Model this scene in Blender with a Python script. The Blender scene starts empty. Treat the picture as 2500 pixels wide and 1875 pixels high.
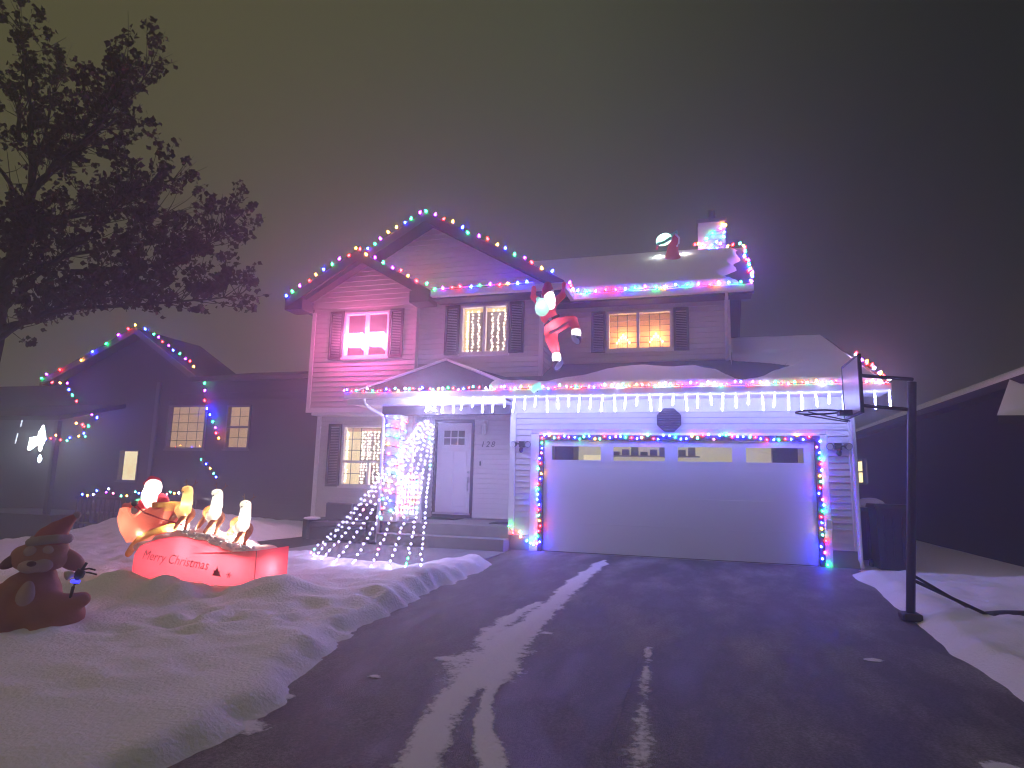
import bpy, bmesh, math, random
from mathutils import Vector, Matrix, Euler, noise
from mathutils.bvhtree import BVHTree
R = math.radians
rnd = random.Random(7)
HAZE = 0.0155          # fog density per metre
C = bpy.context.scene.collection
sc = bpy.context.scene

# ------------------------------------------------------------------ camera
cam_d = bpy.data.cameras.new('camera'); cam = bpy.data.objects.new('camera', cam_d); C.objects.link(cam)
cam_d.sensor_width = 36.0; cam_d.lens = 36.0*1550/2500; cam_d.clip_start = 0.05; cam_d.clip_end = 600
yaw, pitch, roll = 0.2886, 0.1521, 0.0242
fwd = Vector((-math.sin(yaw)*math.cos(pitch), math.cos(yaw)*math.cos(pitch), math.sin(pitch)))
rgt = Vector((math.cos(yaw), math.sin(yaw), 0)); up = rgt.cross(fwd)
r2 = rgt*math.cos(roll)+up*math.sin(roll); u2 = -rgt*math.sin(roll)+up*math.cos(roll)
M = Matrix((r2, u2, -fwd)).transposed().to_4x4(); M.translation = Vector((2.8968, -12.004, 1.2895))
cam.matrix_world = M
sc.camera = cam

# ------------------------------------------------------------------ night sky, fog glow, exposure
w = bpy.data.worlds.new('World'); sc.world = w; w.use_nodes = True
nt = w.node_tree; nt.nodes.clear()
out = nt.nodes.new('ShaderNodeOutputWorld'); bg = nt.nodes.new('ShaderNodeBackground')
tc = nt.nodes.new('ShaderNodeTexCoord'); sep = nt.nodes.new('ShaderNodeSeparateXYZ')
nt.links.new(tc.outputs['Generated'], sep.inputs[0])
mr = nt.nodes.new('ShaderNodeMapRange'); mr.inputs[1].default_value = -0.75; mr.inputs[2].default_value = 0.42
mr.interpolation_type = 'SMOOTHSTEP'
nt.links.new(sep.outputs['X'], mr.inputs[0])
ramp = nt.nodes.new('ShaderNodeValToRGB')          # town glow in the fog: brighter to the west, dark to the east
ramp.color_ramp.elements[0].color = (0.078, 0.074, 0.032, 1); ramp.color_ramp.elements[1].color = (0.011, 0.013, 0.0105, 1)
e = ramp.color_ramp.elements.new(0.5); e.color = (0.058, 0.063, 0.033, 1)
nt.links.new(mr.outputs[0], ramp.inputs[0])
nt.links.new(ramp.outputs[0], bg.inputs['Color']); bg.inputs['Strength'].default_value = 1.0
nt.links.new(bg.outputs[0], out.inputs['Surface'])
sun_d = bpy.data.lights.new('sky_glow', 'SUN'); sun = bpy.data.objects.new('sky_glow', sun_d); C.objects.link(sun)
sun_d.energy = 0.33; sun_d.angle = R(90); sun_d.color = (1.0, 0.88, 0.56); sun.rotation_euler = (R(38), R(-16), 0)
sc.view_settings.view_transform = 'Standard'; sc.view_settings.look = 'None'
sc.view_settings.exposure = 0; sc.view_settings.gamma = 1; sc.view_settings.use_curve_mapping = False
sc.cycles.use_denoising = True
sc.cycles.use_light_tree = True
sc.cycles.max_bounces = 5; sc.cycles.diffuse_bounces = 3; sc.cycles.glossy_bounces = 2
sc.cycles.transmission_bounces = 4; sc.cycles.volume_bounces = 1; sc.cycles.transparent_max_bounces = 8
sc.cycles.sample_clamp_indirect = 3.0; sc.cycles.blur_glossy = 1.0
sc.cycles.filter_width = 1.15
sc.cycles.caustics_reflective = False; sc.cycles.caustics_refractive = False

# ------------------------------------------------------------------ materials
def mat(name, col, rough=0.6, spec=0.3, bump=0, bscale=20, var=0, vscale=6, metallic=0, emit=None, estr=0, translucent=0, coat=0):
    m = bpy.data.materials.new(name); m.use_nodes = True; n = m.node_tree; b = n.nodes['Principled BSDF']
    b.inputs['Base Color'].default_value = (*col, 1); b.inputs['Roughness'].default_value = rough
    b.inputs['Specular IOR Level'].default_value = spec; b.inputs['Metallic'].default_value = metallic
    if coat: b.inputs['Coat Weight'].default_value = coat
    t = n.nodes.new('ShaderNodeTexCoord')
    if var:
        nz = n.nodes.new('ShaderNodeTexNoise'); nz.inputs['Scale'].default_value = vscale; nz.inputs['Detail'].default_value = 6
        n.links.new(t.outputs['Object'], nz.inputs['Vector'])
        mx = n.nodes.new('ShaderNodeMix'); mx.data_type = 'RGBA'
        mx.inputs['A'].default_value = (*[c*(1-var) for c in col], 1); mx.inputs['B'].default_value = (*[min(1, c*(1+var)) for c in col], 1)
        n.links.new(nz.outputs['Fac'], mx.inputs['Factor']); n.links.new(mx.outputs['Result'], b.inputs['Base Color'])
    if bump:
        nb = n.nodes.new('ShaderNodeTexNoise'); nb.inputs['Scale'].default_value = bscale; nb.inputs['Detail'].default_value = 5
        n.links.new(t.outputs['Object'], nb.inputs['Vector'])
        bp = n.nodes.new('ShaderNodeBump'); bp.inputs['Strength'].default_value = bump; bp.inputs['Distance'].default_value = 0.02
        n.links.new(nb.outputs['Fac'], bp.inputs['Height']); n.links.new(bp.outputs['Normal'], b.inputs['Normal'])
    if emit:
        b.inputs['Emission Color'].default_value = (*emit, 1); b.inputs['Emission Strength'].default_value = estr
    if translucent:       # thin inflated cloth lit by the lamps inside it
        tr = n.nodes.new('ShaderNodeBsdfTranslucent'); tr.inputs['Color'].default_value = (*col, 1)
        mx = n.nodes.new('ShaderNodeMixShader'); mx.inputs[0].default_value = translucent
        o = n.nodes['Material Output']
        n.links.new(b.outputs[0], mx.inputs[1]); n.links.new(tr.outputs[0], mx.inputs[2]); n.links.new(mx.outputs[0], o.inputs['Surface'])
    return m
def emitter(name, col, s):
    m = bpy.data.materials.new(name); m.use_nodes = True; n = m.node_tree; n.nodes.clear()
    o = n.nodes.new('ShaderNodeOutputMaterial'); e = n.nodes.new('ShaderNodeEmission')
    e.inputs[0].default_value = (*col, 1); e.inputs[1].default_value = s; n.links.new(e.outputs[0], o.inputs[0]); return m
def glass(name, refl=0.07):
    m = bpy.data.materials.new(name); m.use_nodes = True; n = m.node_tree; n.nodes.clear()
    o = n.nodes.new('ShaderNodeOutputMaterial'); t = n.nodes.new('ShaderNodeBsdfTransparent'); g = n.nodes.new('ShaderNodeBsdfGlossy')
    g.inputs['Roughness'].default_value = 0.03; mx = n.nodes.new('ShaderNodeMixShader'); mx.inputs[0].default_value = refl
    n.links.new(t.outputs[0], mx.inputs[1]); n.links.new(g.outputs[0], mx.inputs[2]); n.links.new(mx.outputs[0], o.inputs[0]); return m

SIDING = mat('siding', (0.56, 0.53, 0.52), 0.55, 0.25, bump=0.04, bscale=60, var=0.05, vscale=3)
TRIM = mat('white_trim', (0.72, 0.71, 0.71), 0.45, 0.35, var=0.04)
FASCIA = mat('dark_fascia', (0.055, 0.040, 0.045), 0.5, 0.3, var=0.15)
SHUT = mat('shutter_paint', (0.045, 0.032, 0.045), 0.5, 0.3, var=0.1)
SHINGLE = mat('shingle', (0.060, 0.052, 0.058), 0.85, 0.2, bump=0.6, bscale=30, var=0.3, vscale=14)
SNOW = mat('snow', (0.80, 0.79, 0.80), 0.75, 0.2, bump=0.6, bscale=32, var=0.05, vscale=2)
SNOWR = mat('roof_snow', (0.80, 0.79, 0.80), 0.75, 0.2, bump=0.12, bscale=9, var=0.03, vscale=2)
CONC = mat('concrete', (0.25, 0.24, 0.235), 0.75, 0.3, bump=0.15, bscale=50, var=0.2, vscale=5)
SOIL = mat('bare_ground', (0.035, 0.028, 0.026), 0.95, 0.1, bump=0.8, bscale=18, var=0.4, vscale=9)
DOORW = mat('white_door', (0.66, 0.66, 0.68), 0.38, 0.4, bump=0.02, bscale=300, var=0.02)
DARK = mat('black_metal', (0.02, 0.02, 0.022), 0.4, 0.4)
STEEL = mat('steel', (0.5, 0.5, 0.52), 0.3, 0.5, metallic=0.9)
RUBBER = mat('dark_mat', (0.03, 0.028, 0.03), 0.95, 0.1, bump=0.5, bscale=80)
WICKER = mat('dark_wicker', (0.035, 0.030, 0.034), 0.8, 0.2, bump=0.6, bscale=70, var=0.3, vscale=40)
WIRE = mat('green_wire', (0.01, 0.018, 0.012), 0.6, 0.3)
GLASS = glass('window_glass', 0.07)
GLASSD = glass('dark_glass', 0.14)
NEIGH = mat('dark_siding', (0.085, 0.078, 0.085), 0.8, 0.2, var=0.1)
NEIGH_TRIM = mat('grey_trim', (0.16, 0.15, 0.16), 0.7, 0.2)
BARK = mat('bark', (0.035, 0.028, 0.027), 0.95, 0.1, bump=0.7, bscale=25, var=0.3)
LEAF = mat('dry_leaf', (0.050, 0.030, 0.027), 0.8, 0.15, var=0.35, vscale=3)

# ------------------------------------------------------------------ helpers
W = {}
class MB:
    def __init__(s): s.v = []; s.f = []; s.mi = []
    def add(s, vs, fs, mi=0):
        b = len(s.v); s.v += [tuple(v) for v in vs]; s.f += [tuple(i+b for i in f) for f in fs]; s.mi += [mi]*len(fs); return s
    def box(s, x0, x1, y0, y1, z0, z1, mi=0):
        return s.add([(x0,y0,z0),(x1,y0,z0),(x1,y1,z0),(x0,y1,z0),(x0,y0,z1),(x1,y0,z1),(x1,y1,z1),(x0,y1,z1)],
                     [(0,3,2,1),(4,5,6,7),(0,1,5,4),(1,2,6,5),(2,3,7,6),(3,0,4,7)], mi)
    def prism(s, poly, d, mi=0):        # poly: 3-D points of one face, d: extrusion vector
        n = len(poly); d = Vector(d); a = [Vector(p) for p in poly]
        return s.add(a+[p+d for p in a], [tuple(range(n)), tuple(range(2*n-1, n-1, -1))]+[(i, (i+1) % n, n+(i+1) % n, n+i) for i in range(n)], mi)
    def tube(s, pts, r, seg=6, mi=0, r1=None, closed_ends=True):
        pts = [Vector(p) for p in pts]; n = len(pts); vs = []
        for i, p in enumerate(pts):
            t = (pts[min(i+1, n-1)]-pts[max(i-1, 0)])
            t = t.normalized() if t.length > 1e-9 else Vector((0, 0, 1))
            a = t.cross(Vector((0, 0, 1)) if abs(t.z) < .95 else Vector((1, 0, 0))).normalized(); b = t.cross(a)
            rr = r if r1 is None else r+(r1-r)*i/max(1, n-1)
            if isinstance(r, (list, tuple)): rr = r[i]
            vs += [p+(a*math.cos(2*math.pi*k/seg)+b*math.sin(2*math.pi*k/seg))*rr for k in range(seg)]
        fs = [(i*seg+k, i*seg+(k+1) % seg, (i+1)*seg+(k+1) % seg, (i+1)*seg+k) for i in range(n-1) for k in range(seg)]
        if closed_ends: fs += [tuple(range(seg-1, -1, -1)), tuple(range((n-1)*seg, n*seg))]
        return s.add(vs, fs, mi)
    def lathe(s, prof, seg=10, c=(0,0,0), mi=0):   # prof: (r,z)
        c = Vector(c); vs = []; n = len(prof)
        for r, z in prof: vs += [c+Vector((r*math.cos(2*math.pi*k/seg), r*math.sin(2*math.pi*k/seg), z)) for k in range(seg)]
        fs = [(i*seg+k, i*seg+(k+1) % seg, (i+1)*seg+(k+1) % seg, (i+1)*seg+k) for i in range(n-1) for k in range(seg)]
        return s.add(vs, fs, mi)
    def ell(s, c, r, seg=14, rings=9, rot=None, mi=0):
        vs = []; c = Vector(c); rm = Euler(rot).to_matrix() if rot else Matrix.Identity(3)
        for i in range(1, rings):
            th = math.pi*i/rings
            for k in range(seg):
                ph = 2*math.pi*k/seg
                vs.append(c+rm @ Vector((r[0]*math.sin(th)*math.cos(ph), r[1]*math.sin(th)*math.sin(ph), r[2]*math.cos(th))))
        vs += [c+rm @ Vector((0, 0, r[2])), c+rm @ Vector((0, 0, -r[2]))]; T = len(vs)-2; B = T+1
        fs = [(i*seg+k, (i+1)*seg+k, (i+1)*seg+(k+1) % seg, i*seg+(k+1) % seg) for i in range(rings-2) for k in range(seg)]
        fs += [(T, k, (k+1) % seg) for k in range(seg)]+[(B, (rings-2)*seg+(k+1) % seg, (rings-2)*seg+k) for k in range(seg)]
        return s.add(vs, fs, mi)
    def mesh(s, name, mats, smooth=False, fix=True):
        me = bpy.data.meshes.new(name); me.from_pydata(s.v, [], s.f)
        for m in (mats if isinstance(mats, (list, tuple)) else [mats]): me.materials.append(m)
        me.polygons.foreach_set('material_index', s.mi)
        if smooth: me.polygons.foreach_set('use_smooth', [True]*len(s.f))
        if fix:
            bm = bmesh.new(); bm.from_mesh(me); bmesh.ops.recalc_face_normals(bm, faces=bm.faces); bm.to_mesh(me); bm.free()
        me.update(); return me
    def build(s, name, mats, parent=None, smooth=False, **k):
        return link(name, s.mesh(name, mats, smooth), parent, **k)
def link(name, me, parent=None, loc=(0,0,0), rot=None, scale=None, label=None, kind=None):
    o = bpy.data.objects.new(name, me); C.objects.link(o)
    wl = Vector(loc); W[o.name] = wl
    if parent is not None:
        o.parent = parent; o.location = wl-W[parent.name]
    else: o.location = wl
    if rot: o.rotation_euler = rot
    if scale: o.scale = scale
    if label: o['label'] = label
    if kind: o['kind'] = kind
    return o
def thing(name, label, cat, loc=(0,0,0), group=None, rotz=0, local=False, kind=None):
    o = bpy.data.objects.new(name, None); C.objects.link(o); o.location = loc; o.rotation_euler = (0,0,rotz)
    o.empty_display_size = 0.1
    o['label'] = label
    if cat: o['category'] = cat
    if group: o['group'] = group
    if kind: o['kind'] = kind
    W[o.name] = Vector((0,0,0)) if local else Vector(loc); return o
def tag(o, label, cat=None, group=None, kind=None):
    o['label'] = label
    if cat: o['category'] = cat
    if group: o['group'] = group
    if kind: o['kind'] = kind
    return o
def B(name, x0, x1, y0, y1, z0, z1, m, parent=None, bev=0, **k):
    mb = MB().box(x0, x1, y0, y1, z0, z1); o = mb.build(name, m, parent, **k)
    if bev:
        md = o.modifiers.new('bevel', 'BEVEL'); md.width = bev; md.segments = 2
    return o
def remesh(mb, voxel, smooth_it=6, fac=0.6):
    me = mb.mesh('tmp', []); o = bpy.data.objects.new('tmp', me); C.objects.link(o)
    md = o.modifiers.new('r', 'REMESH'); md.mode = 'VOXEL'; md.voxel_size = voxel; md.use_smooth_shade = True
    ms = o.modifiers.new('s', 'SMOOTH'); ms.iterations = smooth_it; ms.factor = fac
    dg = bpy.context.evaluated_depsgraph_get(); dg.update()
    res = bpy.data.meshes.new_from_object(o.evaluated_get(dg)); bpy.data.objects.remove(o); bpy.data.meshes.remove(me)
    res.polygons.foreach_set('use_smooth', [True]*len(res.polygons)); return res
def blob(name, mb, m, parent, voxel=0.02, it=6, **k):
    me = remesh(mb, voxel, it); me.materials.clear(); me.materials.append(m); me.name = name
    return link(name, me, parent, **k)
def lamp(name, loc, col, watt, r=0.03, parent=None):
    d = bpy.data.lights.new(name, 'POINT'); d.energy = watt; d.color = col; d.shadow_soft_size = r
    o = bpy.data.objects.new(name, d); C.objects.link(o)
    if parent is not None: o.parent = parent; o.location = Vector(loc)-W[parent.name]
    else: o.location = loc
    return o
def fbm(x, y, z=0.0, s=1.0, oc=4):
    return noise.fractal(Vector((x*s, y*s, z)), 1.0, 2.0, oc)
def smooth(a, b, x):
    t = min(1, max(0, (x-a)/(b-a))); return t*t*(3-2*t)
def base(y): return 0.028*min(y, 0)

# ------------------------------------------------------------------ ground, snow, driveway
def drive_left(y): return -0.30+0.10*fbm(0.3, y, 2, 0.8, 3)+0.55*smooth(-5.8, -8.6, y)
def drive_right(y): return 5.06+0.018*y+0.08*fbm(7, y, 5, 0.7, 3)
FOOT = {}
fr_ = random.Random(11)
for trail in range(9):
    fx0, fy0, fa = fr_.uniform(-5, -.8), fr_.uniform(-9, -3.2), fr_.uniform(0, 6.28)
    for k in range(16):
        fa += fr_.uniform(-.35, .35); fx0 += .38*math.cos(fa); fy0 += .38*math.sin(fa)
        q = (fx0+(-1)**k*.10*math.sin(fa), fy0-(-1)**k*.10*math.cos(fa), fr_.uniform(.02, .06), fr_.uniform(.10, .17))
        for a in (-1, 0, 1):
            for c in (-1, 0, 1): FOOT.setdefault((math.floor(q[0]*2)+a, math.floor(q[1]*2)+c), []).append(q)
def H(x, y):
    b = base(y)
    if x < -9: b -= 0.16*min(6, -9-x)
    calm = 1-.6*smooth(-6.8, -8.2, y)
    lump = calm*(0.055*fbm(x, y, 0, 1.1, 4)+0.034*fbm(x, y, 9, 3.2, 4))
    dep = 0.15+lump
    for qx, qy, qd, qr in FOOT.get((math.floor(x*2), math.floor(y*2)), ()):
        r_ = math.hypot(x-qx, y-qy)/qr; dep -= calm*(qd*math.exp(-r_*r_*1.3)-.35*qd*math.exp(-((r_-1.35)*2)**2))
    dep += 0.38*math.exp(-((x+7.9)/1.7)**2-((y+0.5)/1.5)**2)           # shovelled heap by the neighbour's yard
    dep += 0.17*math.exp(-((x+3.75)/0.30)**2-((y+5.85)/0.22)**2)+0.15*math.exp(-((x+3.0)/0.33)**2-((y+5.95)/0.22)**2)
    dep += 0.20*math.exp(-((x+1.75)/0.45)**2-((y+5.45)/0.35)**2)+0.10*math.exp(-((x+2.6)/0.2)**2-((y+6.1)/0.2)**2)
    dep += 0.10*math.exp(-((x+0.75)/0.35)**2-((y+4.2)/1.6)**2)
    fx = smooth(-0.02, 0.30, drive_left(y)-x+.10*fbm(x, y, 1, 3.5, 4)+.10*fbm(x, y, 5, 1.2, 2)*smooth(-6, -8, y)) if x < 2.4 else smooth(-0.02, 0.4, x-drive_right(y))
    if y > 0.0 and -0.7 < x < 5.5: fx = 0
    if x < 2.4:
        edge = -2.75+0.16*fbm(x, 3, 1, 1.3, 3) + (0.55 if x < -3.4 else 0) + (0.95*smooth(-1.5, -0.8, x))
        fx *= 1-smooth(edge-0.25, edge+0.15, y)*(1-smooth(-5.4, -6.2, x))
    else:
        fx *= 1-0.85*smooth(-0.9, -0.3, y)
    k = 0.0
    if x > 6.5: k = 0.06*min(4, x-6.5)
    return b-0.035+dep*fx+k*0.3
def axis(lo, hi, d0, d1, step):
    a = []; v = d0
    while v < d1: a.append(v); v += step
    a.append(d1); s = step; v = d1
    while v < hi: s *= 1.35; v = min(hi, v+s); a.append(v)
    s = step; v = d0
    while v > lo: s *= 1.35; v = max(lo, v-s); a.insert(0, v)
    return a
def heightfield(name, xs, ys, fn, m, **k):
    mb = MB(); n = len(xs)
    mb.v = [(x, y, fn(x, y)) for y in ys for x in xs]
    mb.f = [(j*n+i, j*n+i+1, (j+1)*n+i+1, (j+1)*n+i) for j in range(len(ys)-1) for i in range(n-1)]; mb.mi = [0]*len(mb.f)
    return link(name, mb.mesh(name, m, True, fix=False), None, **k)
g = heightfield('ground', axis(-90, 90, -10.5, 8.0, 0.07), axis(-60, 90, -11.5, 1.2, 0.07), H, SNOW)
tag(g, 'snow covered lawn ground with lumps and drifts', kind='structure')

ASPH = mat('wet_driveway', (0.060, 0.055, 0.057), 0.42, 0.35, bump=0.5, bscale=150)
def dusting(m):          # trodden snow dust and damp patches on the slab, a wear pattern of the surface itself
    n = m.node_tree; b = n.nodes['Principled BSDF']; t = n.nodes.new('ShaderNodeTexCoord'); mp = n.nodes.new('ShaderNodeMapping')
    mp.inputs['Scale'].default_value = (1.5, 0.6, 1); n.links.new(t.outputs['Object'], mp.inputs[0])
    a = n.nodes.new('ShaderNodeTexNoise'); a.inputs['Scale'].default_value = 1.1; a.inputs['Detail'].default_value = 9; a.inputs['Roughness'].default_value = 0.62
    n.links.new(mp.outputs[0], a.inputs['Vector'])
    r = n.nodes.new('ShaderNodeMapRange'); r.inputs[1].default_value = 0.46; r.inputs[2].default_value = 0.80; n.links.new(a.outputs['Fac'], r.inputs[0])
    mx = n.nodes.new('ShaderNodeMix'); mx.data_type = 'RGBA'; mx.inputs['A'].default_value = (0.105, 0.092, 0.078, 1); mx.inputs['B'].default_value = (0.40, 0.38, 0.36, 1)
    n.links.new(r.outputs[0], mx.inputs['Factor']); n.links.new(mx.outputs['Result'], b.inputs['Base Color'])
    sp_ = n.nodes.new('ShaderNodeTexNoise'); sp_.inputs['Scale'].default_value = 55; sp_.inputs['Detail'].default_value = 4; n.links.new(t.outputs['Object'], sp_.inputs['Vector'])
    sr = n.nodes.new('ShaderNodeMapRange'); sr.inputs[1].default_value = .35; sr.inputs[2].default_value = .72; sr.inputs[3].default_value = .65; sr.inputs[4].default_value = 1.35; n.links.new(sp_.outputs['Fac'], sr.inputs[0])
    hm = n.nodes.new('ShaderNodeMix'); hm.data_type = 'RGBA'; hm.blend_type = 'MULTIPLY'; hm.inputs['Factor'].default_value = 1; n.links.new(mx.outputs['Result'], hm.inputs['A']); n.links.new(sr.outputs[0], hm.inputs['B']); n.links.new(hm.outputs['Result'], b.inputs['Base Color'])
    q = n.nodes.new('ShaderNodeMapRange'); q.inputs[1].default_value = 0.35; q.inputs[2].default_value = 0.7; q.inputs[3].default_value = 0.48; q.inputs[4].default_value = 0.85
    n.links.new(a.outputs['Fac'], q.inputs[0]); n.links.new(q.outputs[0], b.inputs['Roughness'])
dusting(ASPH)
dv = thing('driveway', 'wide wet dark driveway slab leading to the garage', None, (2.4, -6, 0), kind='structure')
ys = [-0.015, -14.0]
for j in range(1):
    for a, b_ in ((-0.6, 2.3642), (2.3654, 5.35)):
        y0, y1 = ys[j+1]+0.002, ys[j]-0.002
        MB().add([(a,y0,base(y0)-.2),(b_,y0,base(y0)-.2),(b_,y1,base(y1)-.2),(a,y1,base(y1)-.2),(a,y0,base(y0)),(b_,y0,base(y0)),(b_,y1,base(y1)),(a,y1,base(y1))],
                 [(0,3,2,1),(4,5,6,7),(0,1,5,4),(1,2,6,5),(2,3,7,6),(3,0,4,7)]).build('concrete_slab', ASPH, dv)
B('slab_base', -0.58, 5.33, -13.9, -0.02, -0.62, -0.41, SOIL, dv)
wk = thing('walkway', 'bare concrete path below the porch steps', None, (-2.4, -1.3, 0), kind='structure')
for a, b_ in ((-4.3, -2.8), (-2.79, -1.3), (-1.29, -0.61)):
    B('concrete_slab', a, b_, -2.9, -0.352, -0.2, -0.012, CONC, wk)
B('garden_bed', -6.6, -3.32, -1.9, 0.78, -0.2, -0.02, SOIL, kind='structure', label='dark bare soil strip under the front window')
B('road', -60, 60, -40, -14.02, -0.9, -0.40, ASPH, kind='structure', label='dark street at the foot of the driveway')

# ridges of snow the wheels left on the slab
tr = [(-0.75,1.29,.05),(-1.1,1.29,.12),(-2.5,1.22,.15),(-4.2,1.20,.16),(-5.45,1.20,.20),(-6.0,1.17,.28),(-6.7,1.21,.36),(-7.2,1.22,.29),(-7.45,1.20,.16),(-8.0,1.25,.16),(-8.6,1.41,.16),(-9.4,1.66,.14)]
tr2 = [(-6.9,1.36,.06),(-7.45,1.43,.07),(-8.0,1.57,.08),(-8.45,1.78,.12),(-8.6,1.86,.15),(-9.4,2.2,.2)]
tr3 = [(-5.9,2.42,.05),(-7.15,2.48,.09),(-8.05,2.55,.15),(-9.4,2.7,.25)]
def band(t, x, y, ox=0, ow=1):
    if y > t[0][0]+.05 or y < t[-1][0]: return -1
    for (a, ca, wa), (b_, cb, wb) in zip(t, t[1:]):
        if b_ <= y <= a+.05:
            k = min(1, max(0, (a-y)/(a-b_))); c = ca+(cb-ca)*k; w_ = (wa+(wb-wa)*k)*ow
            return 1-abs(x-c-ox)/w_
    return -1
def track_h(x, y):
    n_ = 0.42*fbm(x, y, 4, 3.0, 4)+0.2*fbm(x, y, 8, 9, 3)
    v = max(band(tr, x, y), band(tr2, x, y), band(tr3, x, y)*0.6-0.30, -1)
    v = max(v, 0.95*band([(-4.4,1.05,.08),(-5.0,.95,.12),(-5.6,.93,.18),(-6.2,.92,.12)], x, y)-0.18)
    for px, py, r_ in ((0.83,-6.78,.08),(0.49,-7.38,.05),(1.46,-5.71,.09),(.11,-7.96,.07),(.13,-8.47,.16),(4.45,-7.6,.10),(4.3,-5.6,.07)):
        v = max(v, .9-math.hypot((x-px)/1.5, y-py)/r_)
    v = v*1.1+n_-0.20
    return v
DUST = bpy.data.materials.new('thin_snow'); DUST.use_nodes = True
def _dust(n):
    b = n.nodes['Principled BSDF']; b.inputs['Base Color'].default_value = (.74, .73, .74, 1); b.inputs['Roughness'].default_value = .8
    at = n.nodes.new('ShaderNodeAttribute'); at.attribute_name = 'depth'
    t = n.nodes.new('ShaderNodeTexCoord'); nz = n.nodes.new('ShaderNodeTexNoise'); nz.inputs['Scale'].default_value = 22; nz.inputs['Detail'].default_value = 8; nz.inputs['Roughness'].default_value = .7
    n.links.new(t.outputs['Object'], nz.inputs['Vector'])
    m1 = n.nodes.new('ShaderNodeMath'); m1.operation = 'MULTIPLY_ADD'; m1.inputs[1].default_value = 1.5; m1.inputs[2].default_value = -.75; n.links.new(nz.outputs['Fac'], m1.inputs[0])
    m2 = n.nodes.new('ShaderNodeMath'); m2.operation = 'ADD'; n.links.new(m1.outputs[0], m2.inputs[0]); n.links.new(at.outputs['Fac'], m2.inputs[1])
    r = n.nodes.new('ShaderNodeMapRange'); r.interpolation_type = 'SMOOTHSTEP'; r.inputs[1].default_value = -.28; r.inputs[2].default_value = .30; n.links.new(m2.outputs[0], r.inputs[0])
    tr_ = n.nodes.new('ShaderNodeBsdfTransparent'); mx = n.nodes.new('ShaderNodeMixShader'); n.links.new(r.outputs[0], mx.inputs[0]); n.links.new(tr_.outputs[0], mx.inputs[1]); n.links.new(b.outputs[0], mx.inputs[2])
    bp = n.nodes.new('ShaderNodeBump'); bp.inputs['Strength'].default_value = .5; bp.inputs['Distance'].default_value = .02; n.links.new(nz.outputs['Fac'], bp.inputs['Height']); n.links.new(bp.outputs[0], b.inputs['Normal'])
    n.links.new(mx.outputs[0], n.nodes['Material Output'].inputs['Surface'])
_dust(DUST.node_tree)
def track_mesh():
    xs = [0.0+0.035*i for i in range(int(5.0/0.035))]; ysx = [-9.6+0.045*i for i in range(int(9.4/0.045))]
    hs = [[track_h(x, y) for x in xs] for y in ysx]; mb = MB(); idx = {}; dep = []
    def vid(i, j):
        if (i, j) not in idx:
            idx[(i, j)] = len(mb.v); mb.v.append((xs[i], ysx[j], base(ysx[j])+.004+.008*max(0, min(1, hs[j][i])))); dep.append(max(-1, min(1, hs[j][i])))
        return idx[(i, j)]
    for j in range(len(ysx)-1):
        for i in range(len(xs)-1):
            if max(hs[j][i], hs[j][i+1], hs[j+1][i], hs[j+1][i+1]) > -.8:
                mb.f.append((vid(i,j), vid(i+1,j), vid(i+1,j+1), vid(i,j+1))); mb.mi.append(0)
    me = mb.mesh('snow_track', DUST, True, fix=False); me.attributes.new('depth', 'FLOAT', 'POINT').data.foreach_set('value', dep)
    return link('snow_track', me)
tag(track_mesh(), 'ragged strips of packed snow left by wheels on the driveway', kind='stuff')

# ------------------------------------------------------------------ the house
house = thing('house', 'pale sided two storey house with double garage and front gables', 'house', (0, 4, 0))
PITCH = 0.112
pm = MB().add([(0,-.001,0),(1,-.001,0),(1,-.001,PITCH-.006),(0,-.001,PITCH-.006),(0,-.024,0.001),(1,-.024,0.001),(1,-.005,PITCH-.006),(0,-.005,PITCH-.006)],
              [(0,1,2,3),(4,7,6,5),(0,4,5,1),(3,2,6,7),(0,3,7,4),(1,5,6,2)]).mesh('siding_plank', SIDING)
NP = [0]
def plank(wall, x, y, z, L, rotz=0):
    o = link('siding_plank', pm, wall, (x, y, z), rot=(0,0,rotz) if rotz else None, scale=(L, 1, 1)); NP[0] += 1
def intervals(x0, x1, holes):
    segs = [(x0, x1)]
    for a, b_ in holes:
        n_ = []
        for s, t in segs:
            if b_ <= s or a >= t: n_.append((s, t)); continue
            if a > s: n_.append((s, a))
            if b_ < t: n_.append((b_, t))
        segs = n_
    return [(s, t) for s, t in segs if t-s > 0.03]
def wall(name, y, x0, x1, z0, z1, holes=(), th=0.15, pz0=None, planks=True):
    """holes: (x0,x1,z0,z1). Backing panel with real openings, clad in separate lap boards."""
    xs = sorted({x0, x1, *[h[0] for h in holes], *[h[1] for h in holes]}); mb = MB()
    for a, b_ in zip(xs, xs[1:]):
        zz = [(z0, z1)]
        for h in holes:
            if h[0] <= a and b_ <= h[1]: zz = [q for s, t in zz for q in intervals(s, t, [(h[2], h[3])])]
        for s, t in zz: mb.box(a, b_, y, y+th, s, t)
    wl = mb.build(name, SIDING, house)
    if planks:
        z = z0 if pz0 is None else pz0
        while z < z1-0.04:
            hs = [(h[0], h[1]) for h in holes if h[2]-0.05 < z+PITCH/2 < h[3]+0.05]
            for s, t in intervals(x0, x1, hs): plank(wl, s, y, z, t-s)
            z += PITCH
    return wl
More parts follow.
